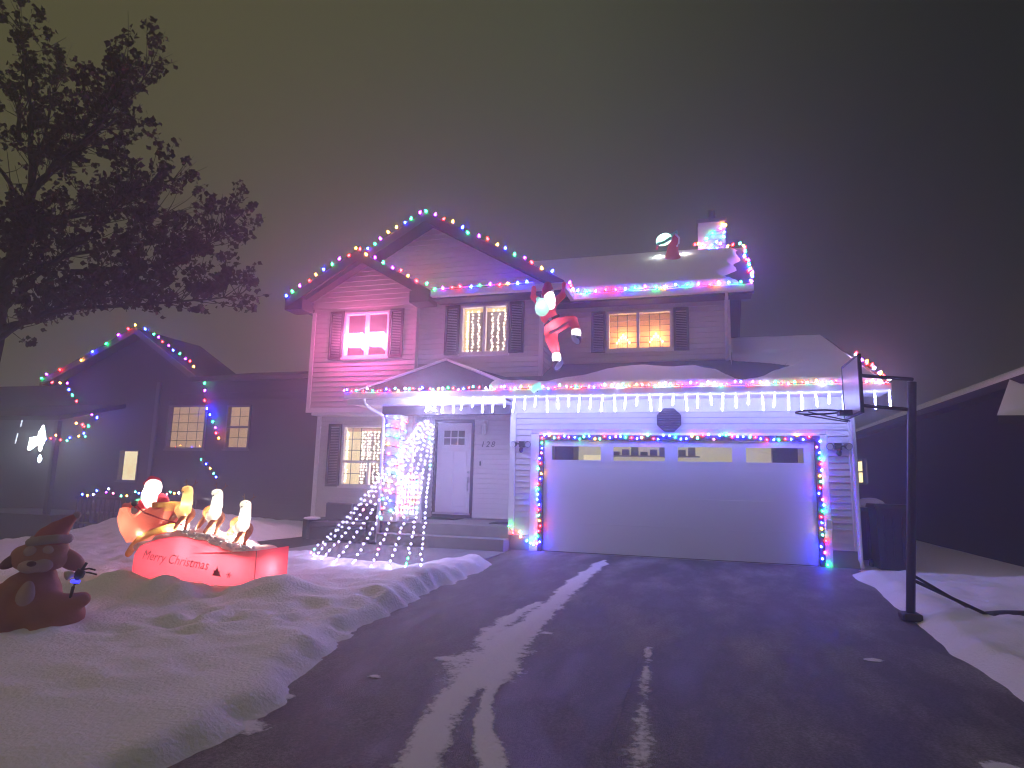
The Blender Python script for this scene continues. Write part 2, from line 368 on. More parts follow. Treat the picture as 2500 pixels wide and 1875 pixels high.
def gable_wall(name, y, xc, zp, slope, z0, xl, xr, th=0.15):
    h = lambda x: zp-slope*abs(x-xc)
    poly = [(xl, y, z0), (xr, y, z0)]
    if h(xr) > z0: poly.append((xr, y, h(xr)))
    poly.append((xc, y, zp))
    if h(xl) > z0: poly.append((xl, y, h(xl)))
    wl = MB().prism(poly, (0, th, 0)).build(name, SIDING, house)
    z = z0
    while z < zp-0.1:
        zt = min(z+PITCH-.006, zp-.01)
        a0 = max(xl, xc-(zp-z)/slope); b0 = min(xr, xc+(zp-z)/slope); a1 = max(xl, xc-(zp-zt)/slope); b1 = min(xr, xc+(zp-zt)/slope)
        MB().add([(a0,y-.001,z),(b0,y-.001,z),(b1,y-.001,zt),(a1,y-.001,zt),(a0,y-.024,z+.001),(b0,y-.024,z+.001),(b1,y-.005,zt),(a1,y-.005,zt)],
                 [(0,1,2,3),(4,7,6,5),(0,4,5,1),(3,2,6,7),(0,3,7,4),(1,5,6,2)]).build('siding_plank', SIDING, wl); NP[0] += 1
        z += PITCH
    return wl
# ground floor
wg = wall('garage_wall', 0.0, -0.65, 5.42, 0.28, 2.93, [(-0.25, 5.0, 0, 2.22)], pz0=0.28)
B('foundation', -0.64, -0.25, -0.012, 0.14, -0.3, 0.275, CONC, house)
B('foundation', 5.0, 5.41, -0.012, 0.14, -0.3, 0.275, CONC, house)
ww = wall('window_wall', 0.8, -5.55, -3.15, 0.20, 2.70, [(-4.88, -3.76, 1.10, 2.46)])
B('foundation', -5.54, -3.16, 0.79, 0.94, -0.3, 0.195, CONC, house)
we = wall('entry_wall', 2.0, -3.15, -0.65, 0.44, 2.74, [(-3.23, -2.14, 0.44, 2.70)])
rw = MB().box(-3.30, -3.15, 0.951, 2.15, 0.2, 2.70).build('recess_wall', SIDING, house)
z = 0.45
while z < 2.62: plank(rw, -3.15, 0.815, z, 1.17, R(90)); z += PITCH
B('garage_side_wall', -0.65, -0.5, 0.151, 8.0, -0.3, 2.93, SIDING, house)
B('garage_side_wall', 5.27, 5.42, 0.151, 8.9, -0.3, 2.93, SIDING, house)
B('side_wall', -5.55, -5.40, 0.951, 8.0, -0.3, 2.70, SIDING, house)
B('back_wall', -5.40, 5.27, 7.85, 8.0, -0.3, 5.2, SIDING, house)
# upper floor
wa = wall('gable_bay_wall', 0.30, -5.53, -2.95, 2.72, 5.12, [(-4.70, -3.60, 3.92, 4.95)])
wb = wall('upper_wall', 0.45, -2.95, -0.15, 3.30, 5.12, [(-1.97, -0.91, 3.94, 5.0)])
wc = wall('upper_wall', 1.30, -0.15, 3.53, 3.62, 5.12, [(1.05, 2.40, 4.08, 4.93)])
B('soffit_panel', -5.53, -3.15, 0.46, 0.95, 2.66, 2.715, TRIM, house)
ms = MB().box(-0.30, -0.152, 0.601, 1.29, 3.3, 5.12).build('return_wall', SIDING, house)
z = 3.62
while z < 5.05: plank(ms, -0.15, 0.47, z, 0.80, R(90)); z += PITCH
B('side_wall', -5.53, -5.38, 0.451, 8.0, 2.72, 5.12, SIDING, house)
B('side_wall', 3.38, 3.53, 1.451, 7.85, 3.3, 5.12, SIDING, house)
gable_wall('big_gable_wall', 0.452, -2.73, 6.86, 0.568, 5.12, -5.55, 0.25)
gable_wall('small_gable_wall', 0.302, -4.25, 6.06, 0.57, 5.12, -5.90, -2.60)
# corner boards
for x0, x1, y, z0, z1 in ((-0.67,-0.56,0,.28,2.86),(5.33,5.44,0,.28,2.86),(-5.57,-5.47,.8,.2,2.66),(-5.55,-5.46,.3,2.72,5.0),(3.44,3.55,1.3,3.62,5.1),(-0.24,-0.15,.45,3.4,5.1)):
    B('corner_board', x0, x1, y-.034, y-.0005, z0, z1, TRIM, house)
B('skirt_board', -5.55, -2.95, 0.262, 0.2995, 2.70, 2.80, TRIM, house)
B('corner_board', -3.149, -3.125, 0.80, 0.89, 0.44, 2.68, TRIM, house)
B('frieze_board', -0.56, 5.33, -0.036, -0.0005, 2.62, 2.86, TRIM, house)

# --- roofs
def slab(name, pts, th, m, parent): return MB().prism(pts, (0, 0, -th)).build(name, m, parent)
def gable_roof(xc, zp, slope, half, y0, y1, name):
    ze = zp-slope*half
    for sgn in (-1, 1):
        o = slab(name, [(xc, y0, zp), (xc, y1, zp), (xc+sgn*half, y1, ze), (xc+sgn*half, y0, ze)], 0.10, SHINGLE, house)
        a, b_ = (xc, zp), (xc+sgn*half, ze)
        MB().prism([(a[0], y0-.03, a[1]+.02), (b_[0], y0-.03, b_[1]+.02), (b_[0], y0-.03, b_[1]-.20), (a[0], y0-.03, a[1]-.20)], (0, .05, 0)).build('rake_board', FASCIA, o)
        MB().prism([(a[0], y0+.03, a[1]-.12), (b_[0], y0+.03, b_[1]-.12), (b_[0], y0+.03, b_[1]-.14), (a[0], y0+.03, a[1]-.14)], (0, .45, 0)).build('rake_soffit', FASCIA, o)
gable_roof(-2.73, 7.02, 0.568, 3.10, 0.0, 6.0, 'gable_roof')
gable_roof(-4.25, 6.22, 0.57, 1.76, -0.12, 1.6, 'gable_roof')
for x0, x1 in ((-6.01, -5.56), (-2.94, -2.49)): B('eave_return', x0, x1, -0.145, 0.30, 4.98, 5.235, FASCIA, house)
mainroof = slab('main_roof', [(-2.73, .85, 5.24), (3.95, .85, 5.24), (3.95, 3.30, 6.90), (-2.73, 3.30, 6.90)], 0.12, SHINGLE, house)
slab('main_roof', [(-2.73, 5.75, 5.24), (3.95, 5.75, 5.24), (3.95, 3.305, 6.90), (-2.73, 3.305, 6.90)], 0.12, SHINGLE, house)
MB().prism([(3.951, .85, 5.24), (3.951, 3.30, 6.90), (3.951, 5.75, 5.24), (3.951, 5.75, 5.05), (3.951, 3.30, 6.70), (3.951, .85, 5.05)], (.03, 0, 0)).build('rake_board', FASCIA, mainroof)
MB().prism([(3.36, 1.45, 5.12), (3.36, 5.2, 5.12), (3.36, 3.30, 6.62)], (.15, 0, 0)).build('gable_end_wall', SIDING, house)
gr = slab('garage_roof', [(-1.2, -.55, 2.985), (3.53, -.55, 2.985), (3.53, 1.30, 3.827), (-1.2, 1.30, 3.827)], 0.08, SHINGLE, house)
gr2 = slab('garage_roof', [(3.531, -.55, 2.985), (5.85, -.55, 2.985), (5.85, 4.40, 4.86), (3.531, 4.40, 4.86)], 0.08, SHINGLE, house)
slab('garage_roof', [(3.531, 9.4, 2.985), (5.85, 9.4, 2.985), (5.85, 4.405, 4.86), (3.531, 4.405, 4.86)], 0.08, SHINGLE, house)
MB().prism([(5.851, -.55, 2.99), (5.851, 4.40, 4.865), (5.851, 9.4, 2.99), (5.851, 9.4, 2.82), (5.851, 4.40, 4.69), (5.851, -.55, 2.82)], (.03, 0, 0)).build('rake_board', FASCIA, gr2)
MB().prism([(5.26, .1, 2.93), (5.26, 8.9, 2.93), (5.26, 4.4, 4.70)], (.15, 0, 0)).build('gable_end_wall', SIDING, house)
pr = MB().prism([(-4.03, -.55, 2.985), (-0.35, -.55, 2.985), (-2.28, .43, 3.82)], (0, .02, -.06)).build('porch_roof', SHINGLE, house)
MB().prism([(-4.03, -.545, 2.985), (-2.28, .435, 3.82), (-2.28, .44, 3.0), (-4.03, .29, 2.985)], (.02, .02, -.05)).build('porch_roof', SHINGLE, house)
MB().prism([(-0.35, -.545, 2.985), (-2.28, .435, 3.82), (-0.9, .44, 3.42)], (0, .02, -.05)).build('porch_roof', SHINGLE, house)
# eaves, gutters
B('porch_soffit', -4.0, -0.66, -0.50, 1.995, 2.78, 2.83, TRIM, house)
B('garage_soffit', -0.655, 5.85, -0.50, -0.002, 2.865, 2.90, TRIM, house)
B('garage_gutter', -4.06, 5.88, -0.64, -0.52, 2.875, 3.0, TRIM, house, bev=.012)
B('porch_fascia', -4.05, -0.66, -0.515, -0.47, 2.76, 2.87, TRIM, house)
B('porch_beam', -3.45, -0.66, -0.10, 0.12, 2.60, 2.775, FASCIA, house)  # dark colour stands in for the shade on this beam
B('upper_gutter', -2.485, 0.42, -0.09, 0.03, 5.10, 5.225, TRIM, house, bev=.012)
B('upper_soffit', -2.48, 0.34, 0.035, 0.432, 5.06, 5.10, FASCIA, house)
B('upper_gutter', 0.32, 0.42, 0.035, 0.77, 5.11, 5.22, TRIM, house, bev=.012)
B('upper_gutter', 0.325, 3.98, 0.775, 0.89, 5.10, 5.225, TRIM, house, bev=.012)
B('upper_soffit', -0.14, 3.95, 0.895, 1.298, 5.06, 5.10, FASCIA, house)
MB().tube([(-3.62,-.58,2.88),(-3.62,-.56,2.78),(-3.55,-.45,2.70),(-3.42,-.16,2.58),(-3.40,-.12,2.50),(-3.40,-.12,0.02)], .038, 8).build('downspout', TRIM, house, smooth=True)
MB().tube([(3.47,.83,5.10),(3.47,.83,5.0),(3.47,1.18,4.86),(3.47,1.25,4.8),(3.47,1.25,3.75)], .035, 8).build('downspout', TRIM, house, smooth=True)
MB().tube([(5.38,-.58,2.88),(5.38,-.56,2.8),(5.40,-.2,2.62),(5.40,-.075,2.55),(5.40,-.075,.15),(5.40,-.2,.05)], .038, 8).build('downspout', TRIM, house, smooth=True)
# chimney
ch = B('chimney', 2.98, 3.60, 3.75, 4.35, 6.2, 7.78, SIDING, house)
for k in range(10): MB().box(2.965, 3.615, 3.735, 4.365, 6.45+k*.125, 6.56+k*.125).build('siding_plank', SIDING, ch)
B('chimney_cap', 2.93, 3.65, 3.70, 4.40, 7.78, 7.86, FASCIA, ch)
MB().tube([(3.3, 4.05, 7.86), (3.3, 4.05, 8.2)], .09, 10).build('flue', DARK, ch)
# attic vent over the garage door, eight sided
oc = [(2.37+.235*math.cos(R(22.5+45*k)), -0.075, 2.47+.235*math.sin(R(22.5+45*k))) for k in range(8)]
ov = MB().prism(oc, (0, .05, 0)).build('octagon_vent', SHUT, house)
for k in range(9):
    zz = 2.47-.19+k*.044; hw = min(.20, .29-abs(zz-2.47))
    MB().add([(2.37-hw,-.076,zz),(2.37+hw,-.076,zz),(2.37+hw,-.092,zz+.008),(2.37-hw,-.092,zz+.008),(2.37-hw,-.076,zz+.03),(2.37+hw,-.076,zz+.03)],
             [(0,3,2,1),(3,4,5,2),(0,1,5,4),(0,4,3),(1,2,5)]).build('slat', SHUT, ov)

# --- windows
def curtainmat(name, c0, c1, s, scale=14, vert=True):
    m = bpy.data.materials.new(name); m.use_nodes = True; n = m.node_tree; n.nodes.clear()
    o = n.nodes.new('ShaderNodeOutputMaterial'); e = n.nodes.new('ShaderNodeEmission'); t = n.nodes.new('ShaderNodeTexCoord'); mp = n.nodes.new('ShaderNodeMapping')
    mp.inputs['Scale'].default_value = (scale, 1, 1.2) if vert else (1.5, 1, scale)
    nz = n.nodes.new('ShaderNodeTexNoise'); nz.inputs['Scale'].default_value = 1; nz.inputs['Detail'].default_value = 3
    mx = n.nodes.new('ShaderNodeMix'); mx.data_type = 'RGBA'; mx.inputs['A'].default_value = (*c0, 1); mx.inputs['B'].default_value = (*c1, 1)
    n.links.new(t.outputs['Object'], mp.inputs[0]); n.links.new(mp.outputs[0], nz.inputs['Vector']); n.links.new(nz.outputs['Fac'], mx.inputs['Factor'])
    n.links.new(mx.outputs['Result'], e.inputs[0]); e.inputs[1].default_value = s; n.links.new(e.outputs[0], o.inputs[0]); return m
def window(parent, x0, x1, z0, z1, y, mull=(), rail=(), fr=0.045, sill=True, name='window', muntx=(), muntz=(), fm=None):
    fm = fm or TRIM; mb = MB(); f = fr; ya, yb = y-.045, y+.07
    mb.box(x0, x1, ya, yb, z1-f, z1); mb.box(x0, x1, ya, yb, z0, z0+f); mb.box(x0, x0+f, ya, yb, z0+f, z1-f); mb.box(x1-f, x1, ya, yb, z0+f, z1-f)
    wn = mb.build(name, fm, parent)
    for (a, za, zb) in mull: B('mullion', a-.03, a+.03, y-.035, y+.06, za, zb, fm, wn)
    for zr in rail: B('rail', x0+f, x1-f, y-.036, y+.062, zr-.028, zr+.028, fm, wn)
    B('pane', x0+f, x1-f, y+.020, y+.026, z0+f, z1-f, GLASS, wn)
    for a in muntx: B('muntin', a[0]-.007, a[0]+.007, y+.029, y+.037, a[1], a[2], NEIGH, wn)
    for b_ in muntz: B('muntin', b_[1], b_[2], y+.028, y+.038, b_[0]-.007, b_[0]+.007, NEIGH, wn)
    if sill: B('sill', x0-.03, x1+.03, y-.075, y+.03, z0-.045, z0-.002, fm, wn)
    return wn
# upper left, pink glow
w1 = window(wa, -4.70, -3.60, 3.92, 4.95, .30, mull=[(-4.15, 3.965, 4.905)])
PINKROOM = emitter('pink_lit_room', (1.0, 0.10, 0.34), 0.50)
B('room_back', -5.15, -3.58, .60, .62, 3.9, 4.97, PINKROOM, w1)
# upper middle, strands of fairy lights
w2 = window(wb, -1.97, -0.91, 3.94, 5.0, .45, mull=[(-1.44, 3.985, 4.955)])
GREYROOM = curtainmat('dim_room', (0.145, 0.085, 0.075), (0.22, 0.14, 0.10), 1.0, 3)
B('room_back', -2.35, -0.86, .80, .82, 3.9, 5.05, GREYROOM, w2)
WARMEDGE = emitter('lit_reveal', (1.0, 0.66, 0.25), 1.0)  # strips emit to stand in for warm light on the frame edges
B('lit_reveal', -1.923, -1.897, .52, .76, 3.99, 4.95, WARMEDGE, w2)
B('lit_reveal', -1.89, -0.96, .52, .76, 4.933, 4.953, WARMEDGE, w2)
# upper right, slatted blind and two arched candle lamps
w3 = window(wc, 1.05, 2.40, 4.08, 4.93, 1.30, mull=[(1.70, 4.125, 4.885)], muntx=[(1.27,4.13,4.88),(1.47,4.13,4.88),(1.93,4.13,4.88),(2.15,4.13,4.88)])
SLAT = mat('blind_slat', (0.75, 0.45, 0.24), 0.6, 0.2, emit=(1.0, 0.40, 0.13), estr=0.30)  # emission puts the amber lamplight into the slat colour
for k in range(7):
    MB().add([(1.02,1.60,4.08+k*.122),(2.43,1.60,4.08+k*.122),(2.43,1.63,4.195+k*.122),(1.02,1.63,4.195+k*.122),(1.02,1.607,4.08+k*.122),(2.43,1.607,4.08+k*.122),(2.43,1.637,4.195+k*.122),(1.02,1.637,4.195+k*.122)],
             [(0,1,2,3),(4,7,6,5),(0,4,5,1),(3,2,6,7),(0,3,7,4),(1,5,6,2)]).build('blind_slat', SLAT, w3)
B('room_back', .85, 2.55, 1.68, 1.70, 4.05, 4.97, emitter('amber_room', (1.0, 0.40, 0.12), 0.35), w3)
# ground floor left, fairy light curtain
w4 = window(ww, -4.88, -3.76, 1.10, 2.46, .80, mull=[(-4.20, 1.145, 1.62)], rail=(1.64,),
            muntx=[(-4.66,1.145,2.41),(-4.44,1.67,2.41)], muntz=[(2.15,-4.83,-3.81),(1.90,-4.83,-3.81),(1.38,-4.83,-4.23)])
DIMROOM = curtainmat('dim_room_mauve', (0.10, 0.065, 0.085), (0.16, 0.10, 0.12), 1.0, 4)
B('room_back', -5.38, -3.71, 1.25, 1.27, 1.05, 2.51, DIMROOM, w4)
CURT = curtainmat('lit_curtain', (0.85, 0.62, 0.28), (1.25, 1.05, 0.62), 1.0, 26)
mb = MB(); nx = 24
for i in range(nx+1):
    x = -5.22+.60*i/nx; yy = 1.12+.03*math.sin(i*1.9)
    mb.v += [(x, yy, 1.06), (x, yy, 2.42)]
mb.f = [(2*i, 2*i+2, 2*i+3, 2*i+1) for i in range(nx)]; mb.mi = [0]*nx
mb.build('curtain', CURT, w4)
B('blind_box', -4.83, -3.81, .90, .98, 2.33, 2.40, mat('wood_pelmet', (.6,.42,.3), .5, emit=(1,.62,.36), estr=.35), w4)  # pelmet emission stands in for warm light from the room
# shutters
def shutter(parent, x0, x1, z0, z1, y):
    mb = MB().box(x0, x1, y-.062, y-.021, z0, z0+.06).box(x0, x1, y-.062, y-.021, z1-.06, z1)
    mb.box(x0, x0+.05, y-.062, y-.021, z0+.06, z1-.06).box(x1-.05, x1, y-.062, y-.021, z0+.06, z1-.06)
    o = mb.build('shutter', SHUT, parent)
    l = MB(); z = z0+.065
    while z < z1-.09:
        l.add([(x0+.05,y-.03,z+.03),(x1-.05,y-.03,z+.03),(x1-.05,y-.056,z),(x0+.05,y-.056,z),(x1-.05,y-.022,z+.03),(x0+.05,y-.022,z+.03)], [(0,1,2,3),(0,5,4,1),(3,2,4,5)]); z += .036
    lo = l.build('louvres', SHUT, o)
    return o
for q in ((-5.07,-4.73,3.89,4.99,.30),(-3.57,-3.25,3.89,4.98,.30),(-2.33,-2.0,3.93,5.02,.45),(-0.88,-0.56,3.93,5.03,.45),(.71,1.02,4.05,4.95,1.30),(2.43,2.74,4.04,4.95,1.30),(-5.24,-4.91,1.08,2.49,.80),(-3.73,-3.42,1.08,2.49,.80)):
    shutter(house, *q)

# --- garage door
G = B('garage_door', 0.012, 4.788, 0.022, 0.056, 0.0, 0.010, FASCIA, house)
for k in range(4):
    z0, z1 = 0.012+k*.519, 0.012+(k+1)*.519-.0015
    if k < 3: B('door_section', 0.005, 4.795, 0.02, 0.058, z0, z1, DOORW, G)
    else:
        holes = [(0.17+1.1717*i, 1.11+1.1717*i, 1.72, 1.98) for i in range(4)]
        mb = MB().box(.005, 4.795, .02, .058, z0, 1.72).box(.005, 4.795, .02, .058, 1.98, 2.09)
        for s, t in intervals(.005, 4.795, [(h[0], h[1]) for h in holes]): mb.box(s, t, .02, .058, 1.72, 1.98)
        mb.build('door_section', DOORW, G)
for i, h in enumerate(holes):
    fr = MB().box(h[0]-.03, h[1]+.03, .012, .05, h[3], h[3]+.03).box(h[0]-.03, h[1]+.03, .012, .05, h[2]-.03, h[2]).box(h[0]-.03, h[0], .012, .05, h[2], h[3]).box(h[1], h[1]+.03, .012, .05, h[2], h[3])
    f = fr.build('window', DOORW, G)
    B('pane', h[0], h[1], .034, .040, h[2], h[3], GLASS, f)
GAR_IN = curtainmat('lit_garage_wall', (0.36, 0.33, 0.15), (0.62, 0.56, 0.26), 1.0, 1.2)
gi = B('garage_back_wall', -0.4, 5.2, 5.6, 5.65, 0, 2.85, GAR_IN, house)
B('garage_ceiling', -0.49, 5.26, 0.16, 5.6, 2.78, 2.82, mat('garage_drywall', (.5,.48,.4), .8), house)
# things stored inside, seen through the panes
CAB = mat('cabinet_paint', (0.30, 0.28, 0.18), 0.6)
def inside(name, label, cat, *bx, m=CAB):
    o = B(name, *bx, m); return tag(o, label, cat)
inside('storage_cabinet', 'dark tall cabinet behind the leftmost garage door pane', 'cabinet', -0.48, -0.03, 3.2, 3.9, 0, 2.5, m=SHUT)
sh = thing('wall_shelf', 'stocked wall shelf seen through the second garage pane', 'shelf', (2.0, 5.3, 1.5))
B('board', .6, 2.9, 5.2, 5.58, 2.02, 2.05, CAB, sh); B('board', .6, 2.9, 5.2, 5.58, 2.42, 2.45, CAB, sh)
for k in range(9): B('box', 0.65+k*.245, 0.83+k*.245, 5.25, 5.5, 2.051, 2.15+.12*((k*7) % 3)/2, [SHUT, NEIGH, CONC][k % 3], sh)
inside('pane_glow_panel', 'added pale yellow glow panel brightening the first garage pane', 'glow panel', -.15, .36, 5.3, 5.38, 1.75, 2.05, m=emitter('panel_glow', (1, .86, .38), .95))  # added glowing panel makes the right half of this pane bright
inside('stored_ladder', 'dark equipment leaning behind the fourth garage pane', 'equipment', 4.55, 5.1, 4.2, 4.5, 0.0, 2.35, m=SHUT)
lamp('garage_lamp', (2.4, 3.2, 2.6), (1.0, .88, .50), 14, .15)
# black stop and white casing around the opening
cs = MB().box(-.085, -.002, -.025, .06, 0, 2.19).box(4.802, 4.885, -.025, .06, 0, 2.19).box(-.002, 4.802, -.025, .06, 2.098, 2.19)
cs.build('door_stop', FASCIA, house)
MB().box(-.25, -.087, -.018, .02, 0, 2.21).box(4.887, 5.0, -.018, .02, 0, 2.21).box(-.087, 4.887, -.016, .02, 2.192, 2.24).build('door_casing', TRIM, house)

# --- front door
fd = B('front_door', -3.08, -2.21, 2.03, 2.075, .545, 2.62, DOORW, house)
B('door_panel', -2.96, -2.66, 2.018, 2.0295, .68, 1.95, DOORW, fd, bev=.006); B('door_panel', -2.63, -2.33, 2.018, 2.0295, .68, 1.95, DOORW, fd, bev=.006)
lt = MB().box(-2.93, -2.36, 2.008, 2.0292, 2.08, 2.47).build('window', DOORW, fd)
PD = mat('door_pane', (0.02, 0.02, 0.03), 0.05, 0.6)
for i in range(3):
    for j in range(2): B('pane', -2.905+i*.18, -2.905+i*.18+.155, 2.002, 2.0085, 2.105+j*.18, 2.105+j*.18+.155, PD, lt)
MB().box(-3.23, -3.083, 1.96, 2.12, .44, 2.70).box(-2.207, -2.14, 1.96, 2.12, .44, 2.70).box(-3.083, -2.207, 1.96, 2.12, 2.622, 2.70).build('door_frame', SHUT, house)
B('threshold', -3.1, -2.19, 1.93, 2.03, .50, .54, STEEL, house)
B('door_step', -3.14, -2.14, 1.955, 2.03, .43, .498, SHUT, house)
hd = MB().tube([(-2.27,2.02,1.28),(-2.27,1.965,1.26),(-2.27,1.955,1.17),(-2.27,1.965,1.08),(-2.27,2.02,1.06)], .013, 8)
hd.ell((-2.27, 2.0, 1.48), (.032, .03, .032), 10, 6).box(-2.30, -2.24, 2.008, 2.0285, 1.24, 1.36)
hd.build('door_handle', STEEL, fd, smooth=True)
B('doorbell', -1.985, -1.95, 1.955, 1.978, 1.63, 1.73, DARK, house)
def text_mesh(body, size, shear=0.0, ext=0.004, xs=1.0):
    cu = bpy.data.curves.new('t', 'FONT'); cu.body = body; cu.size = size; cu.shear = shear; cu.extrude = ext; cu.resolution_u = 3
    o = bpy.data.objects.new('t', cu); C.objects.link(o)
    dg = bpy.context.evaluated_depsgraph_get(); dg.update()
    me = bpy.data.meshes.new_from_object(o.evaluated_get(dg)); bpy.data.objects.remove(o); bpy.data.curves.remove(cu)
    for v in me.vertices: v.co.x *= xs
    return me
for i, d in enumerate('128'):
    me = text_mesh(d, 0.19, 0.25, .006); me.materials.append(DARK); link('house_number', me, house, (-1.98+i*.125, 1.968, 2.06), rot=(R(90), 0, 0))

# --- porch
B('porch_slab', -3.36, -0.655, -0.001, 1.95, -0.2, .425, CONC, house, bev=.01)
B('porch_step', -3.30, -0.655, -0.35, -0.003, -0.2, .205, CONC, house, bev=.01)
colm = B('porch_column', -3.33, -3.04, -0.08, .20, .427, 2.60, TRIM, house, bev=.01)
B('column_base', -3.36, -3.01, -0.11, .23, .427, .56, TRIM, colm, bev=.01)
B('column_capital', -3.36, -3.01, -0.11, .23, 2.50, 2.598, TRIM, colm, bev=.01)
rl = B('railing', -3.03, -2.62, .03, .10, 1.30, 1.36, TRIM, house)
B('bottom_rail', -3.03, -2.62, .04, .09, .52, .565, TRIM, rl)
for k in range(6): B('baluster', -3.0+k*.068, -2.97+k*.068, .05, .08, .567, 1.299, TRIM, rl)
B('newel_post', -2.618, -2.54, .025, .105, .427, 1.42, TRIM, rl)
B('door_mat', -3.05, -2.25, 1.15, 1.75, .427, .442, RUBBER); tag(bpy.data.objects['door_mat'], 'dark mat on the porch in front of the white door', 'door mat')
o = B('door_mat', -1.25, -0.75, .55, 1.1, .427, .442, RUBBER); tag(o, 'dark mat on the porch beside the garage corner', 'door mat')

# ------------------------------------------------------------------ snow lying on the roofs
def lerp_list(t, x):
    if x <= t[0][0]: return t[0][1]
    for (a, va), (b_, vb) in zip(t, t[1:]):
        if x <= b_: return va+(vb-va)*(x-a)/(b_-a)
    return t[-1][1]
def roof_snow(name, label, x0, x1, y0, y1, zf, thf, step=0.07):
    nx = int((x1-x0)/step)+1; ny = int((y1-y0)/step)+1; mb = MB()
    for j in range(ny+1):
        for i in range(nx+1):
            x = x0+(x1-x0)*i/nx; y = y0+(y1-y0)*j/ny; mb.v.append((x, y, zf(x, y)+thf(x, y)))
    n = nx+1
    for j in range(ny):
        for i in range(nx):
            q = (j*n+i, j*n+i+1, (j+1)*n+i+1, (j+1)*n+i)
            if max(thf(mb.v[k][0], mb.v[k][1]) for k in q) > -0.015: mb.f.append(q); mb.mi.append(0)
    o = link(name, mb.mesh(name, SNOWR, True, fix=False)); return tag(o, label, kind='stuff')
def th_main(x, y):
    n_ = fbm(x, y, 3, 1.6, 4)
    e = min((y-.84)/.10, (3.22-y-0.10*smooth(2.3, 3.4, x)-.05*n_)/.16, (3.83-x+.07*n_-0.42*math.exp(-((y-1.30)/.33)**2)-.18*math.exp(-((y-2.0)/.25)**2))/.12)
    e = max(-.3, min(1, e)); return (-.03 if e <= 0 else 0)+.13*math.sqrt(max(0, e))*(1+.15*n_)
roof_snow('roof_snow', 'smooth snow blanket on the upper roof beside the tall gable', -1.2, 3.95, .84, 3.28, lambda x, y: 5.24+(y-.85)*.6776, th_main)
YB = [(-1.2,.0),(-.75,-.05),(.07,-.27),(.67,.10),(1.22,.60),(2.05,.68),(2.85,.60),(3.3,.15),(3.6,-.32),(3.9,-.18),(4.3,.35),(4.77,1.05),(5.2,1.9),(5.66,3.1)]
def th_gar(x, y):
    n_ = fbm(x, y, 6, 1.5, 4); yb = lerp_list(YB, x)+.05*n_
    f = min((y+.55)/.12, (yb-y)/.16, (5.80-x)/.1, (x+1.0+.5*(y+.55)+.05*n_)/.12)
    if x > 3.53:
        bk = min((y-lerp_list([(3.5,2.0),(4.2,1.6),(4.9,1.0),(5.2,.3)], x)-.08*n_)/.18, (4.36-y)/.12, (5.80-x)/.1, (math.hypot(x-4.55, (y-2.15)*1.6)-.20)/.12)
        f = max(f, bk)
    f = max(-.3, min(1, f)); return (-.03 if f <= 0 else 0)+.13*math.sqrt(max(0, f))*(1+.15*n_)
roof_snow('roof_snow', 'wavy snow bank on the low garage roof above the icicle lights', -1.1, 5.84, -.55, 1.29, lambda x, y: 2.985+(y+.55)*(.455-.076*smooth(3.3, 4.3, x)), th_gar)
roof_snow('roof_snow', 'snow on the garage roof right of the upper storey', 3.60, 5.84, 1.29, 4.39, lambda x, y: 2.985+(y+.55)*.379, th_gar)
MB().tube([(-4.0,-.53,3.0),(-3.1,-.06,3.43),(-2.28,.42,3.84),(-1.5,.10,3.52),(-0.6,-.35,3.13)], [.015,.03,.03,.04,.05], 6).build('ridge_snow', SNOWR, label='thin lines of snow along the porch roof hips', kind='stuff')
MB().tube([(-2.40,-.06,5.235),(-1.3,-.06,5.245),(-.25,-.06,5.24)], .035, 6).build('gutter_snow', SNOWR, label='strip of snow in the gutter above the middle upper window', kind='stuff')

# ------------------------------------------------------------------ coloured lights
COLS = {'red': (1, .010, .012), 'green': (.012, 1, .20), 'blue': (.007, .016, 1), 'amber': (1, .36, .035), 'purple': (.42, .022, 1), 'white': (.50, .46, 1), 'pink': (1, .12, .30), 'mint': (.10, 1, .62)}
STREN = {'red': 95, 'green': 75, 'blue': 520, 'amber': 80, 'purple': 110, 'white': 210, 'pink': 40, 'mint': 40}
EM = {k: emitter('bulb_'+k, c, STREN[k]) for k, c in COLS.items()}
def bulb_mesh(r, h, col, seg=6):
    mb = MB().lathe([(r*.55, -h*.28), (r*.6, 0)], seg, mi=1).lathe([(r*.6, 0), (r, h*.30), (r*.72, h*.68), (r*.12, h)], seg, mi=0)
    mb.add([(r*.12*math.cos(2*math.pi*k/seg), r*.12*math.sin(2*math.pi*k/seg), h) for k in range(seg)], [tuple(range(seg))], 0)
    return mb.mesh('bulb', [EM[col], WIRE], True)
BULB = {}
def bulb(parent, p, col, size='big', rot=None):
    key = (size, col)
    if key not in BULB: BULB[key] = bulb_mesh(*{'big': (.026, .070), 'mid': (.0175, .044), 'small': (.0115, .028), 'tiny': (.0062, .015)}[size], col, 6 if size in ('big', 'mid') else 5)
    return link('bulb', BULB[key], parent, p, rot or (rnd.uniform(-.7, .7), rnd.uniform(-.7, .7), 0))
CYC = ['blue', 'green', 'purple', 'red', 'amber']
STR = 'strings of coloured christmas lights'
def string(label, pts, size='big', cols=CYC, wire=True, start=0, group=STR, jit=0.0, tilt=None, cat='string lights', wires=None):
    t = thing('light_string', label, cat, pts[0], group)
    for i, p in enumerate(pts):
        p = Vector(p)+Vector((rnd.uniform(-jit, jit), 0, rnd.uniform(-jit, jit)))
        c = cols[(i+start) % len(cols)] if rnd.random() < .88 else rnd.choice(cols)
        bulb(t, p, c, size, tilt)
    for wp in (wires or [pts]): MB().tube([Vector(p)-Vector((0, 0, .012)) for p in wp], .005, 3).build('wire', WIRE, t)
    return t
